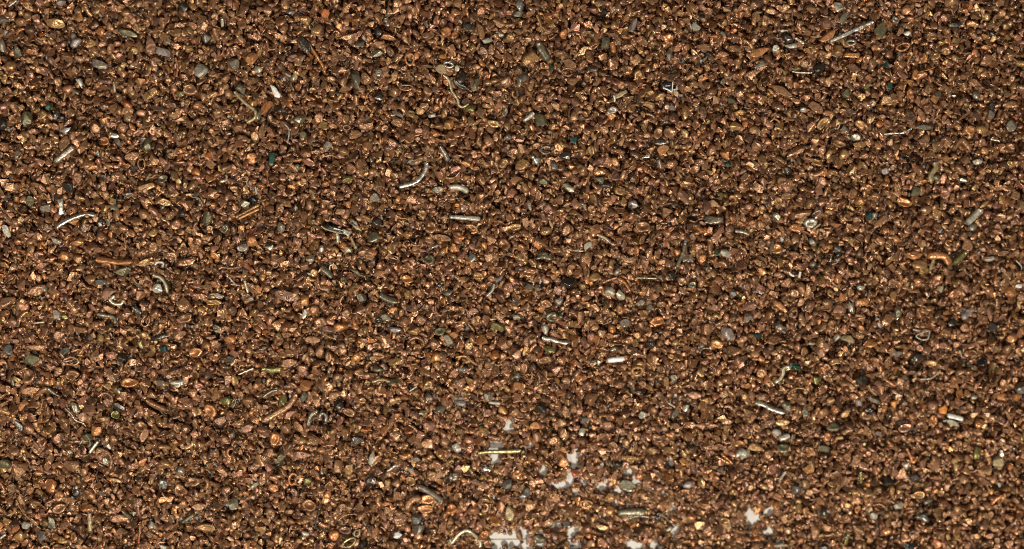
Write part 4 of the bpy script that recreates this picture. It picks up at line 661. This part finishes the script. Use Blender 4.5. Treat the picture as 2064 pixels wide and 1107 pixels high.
# ------------------------------------------------------------------ the fine granules as one mass
def rot_mats(E):
    a, b, c = E.T
    ca, sa, cb, sb, cc, s3 = np.cos(a), np.sin(a), np.cos(b), np.sin(b), np.cos(c), np.sin(c)
    o = np.zeros_like(a); e = np.ones_like(a)
    Rx = np.stack([e, o, o, o, ca, -sa, o, sa, ca], 1).reshape(-1, 3, 3)
    Ry = np.stack([cb, o, sb, o, e, o, -sb, o, cb], 1).reshape(-1, 3, 3)
    Rz = np.stack([cc, -s3, o, s3, cc, o, o, o, e], 1).reshape(-1, 3, 3)
    return Rz @ Ry @ Rx
VV, FF, CC, SM = [], [], [], []; base = 0
for k, lst in MASSG.items():
    _, v, f = PROT[k]
    E = np.array([g[0] for g in lst]); SC = np.array([g[1] for g in lst]); L = np.array([g[2] for g in lst]); C = np.array([g[3] for g in lst])
    M = rot_mats(E)
    X = np.einsum('nij,nvj->nvi', M, v[None] * SC[:, None, :]) + L[:, None, :]
    n, nv = X.shape[:2]; SM.append(np.full(n * len(f), PROT[k][0] != 'h'))
    VV.append(X.reshape(-1, 3)); FF.append((f[None] + (np.arange(n) * nv)[:, None, None] + base).reshape(-1, 3))
    CC.append(np.repeat(np.column_stack([C, np.ones(n)]), nv, axis=0)); base += n * nv
VV = np.vstack(VV).astype(np.float32); FF = np.vstack(FF).astype(np.int32); CC = np.vstack(CC).astype(np.float32)
me = bpy.data.meshes.new('copper_granules')
me.vertices.add(len(VV)); me.vertices.foreach_set('co', VV.ravel())
me.loops.add(FF.size); me.loops.foreach_set('vertex_index', FF.ravel())
me.polygons.add(len(FF)); me.polygons.foreach_set('loop_start', np.arange(0, FF.size, 3, dtype=np.int32))
me.polygons.foreach_set('use_smooth', np.concatenate(SM))
me.update(calc_edges=True)
at_ = me.attributes.new('tint', 'FLOAT_COLOR', 'POINT'); at_.data.foreach_set('color', CC.ravel())
me.materials.append(MASS)
mo = bpy.data.objects.new('copper_granules', me); sc.collection.objects.link(mo)
mo['kind'] = 'stuff'; mo['label'] = 'bed of fine chopped brown copper granules, curls and slivers'; mo['category'] = 'copper granules'
print('GRAINS', sum(len(x) for x in MASSG.values()), 'tris', len(FF), 'items', len(ITEMS), 'cu', ncu)

# ------------------------------------------------------------------ link the things, each with its own label
ANCH = [it for it in ITEMS if it['anc']]
def dist(p, q): return math.hypot(p[0] - q[0], p[1] - q[1])
def where(p, q):
    dx, dy = p[0] - q[0], p[1] - q[1]
    return 'above it' if dy < -abs(dx) * .7 else 'below it' if dy > abs(dx) * .7 else 'beside it'
used = set()
ORD = ['', 'second ', 'third ', 'fourth ']
for it in ITEMS:
    lab = it['anc']
    peers = [o for o in ITEMS if o['look'] == it['look'] and not o['anc'] and o is not it]
    for rank in range(4):
        for a in sorted(ANCH, key=lambda a: dist(a['px'], it['px']))[:14]:
            if lab: break
            wh = where(it['px'], a['px']); d = dist(it['px'], a['px'])
            near = [o for o in peers if dist(o['px'], a['px']) < d * 1.12 + 3]
            neardir = [o for o in near if where(o['px'], a['px']) == wh]
            sure = sum(1 for o in near if dist(o['px'], a['px']) < d * 0.88)
            for tail, cnt in (('', near), (', ' + wh, neardir)):
                if rank == 0 and cnt: continue
                if rank and not (tail == '' and len(near) == rank and sure == rank): continue
                cand = f"{it['look']} {ORD[rank]}closest to the {a['anc']}{tail}"
                if len(cand.split()) <= 16 and cand not in used: lab = cand; break
    if not lab: print('NOLABEL', it['look'], it['px'])
    it['label'] = lab; used.add(lab)
    name, V, F, col = it['parts'][0]
    o = mesh_object(name, V, F, MAT[col], smooth=not it.get('crisp', False))
    o.location = it['at']
    o['label'] = lab; o['category'] = it['cat']; o['group'] = it['group']
    for pn, V2, F2, c2 in it['parts'][1:]:
        mesh_object(pn, V2, F2, MAT[c2], parent=o)
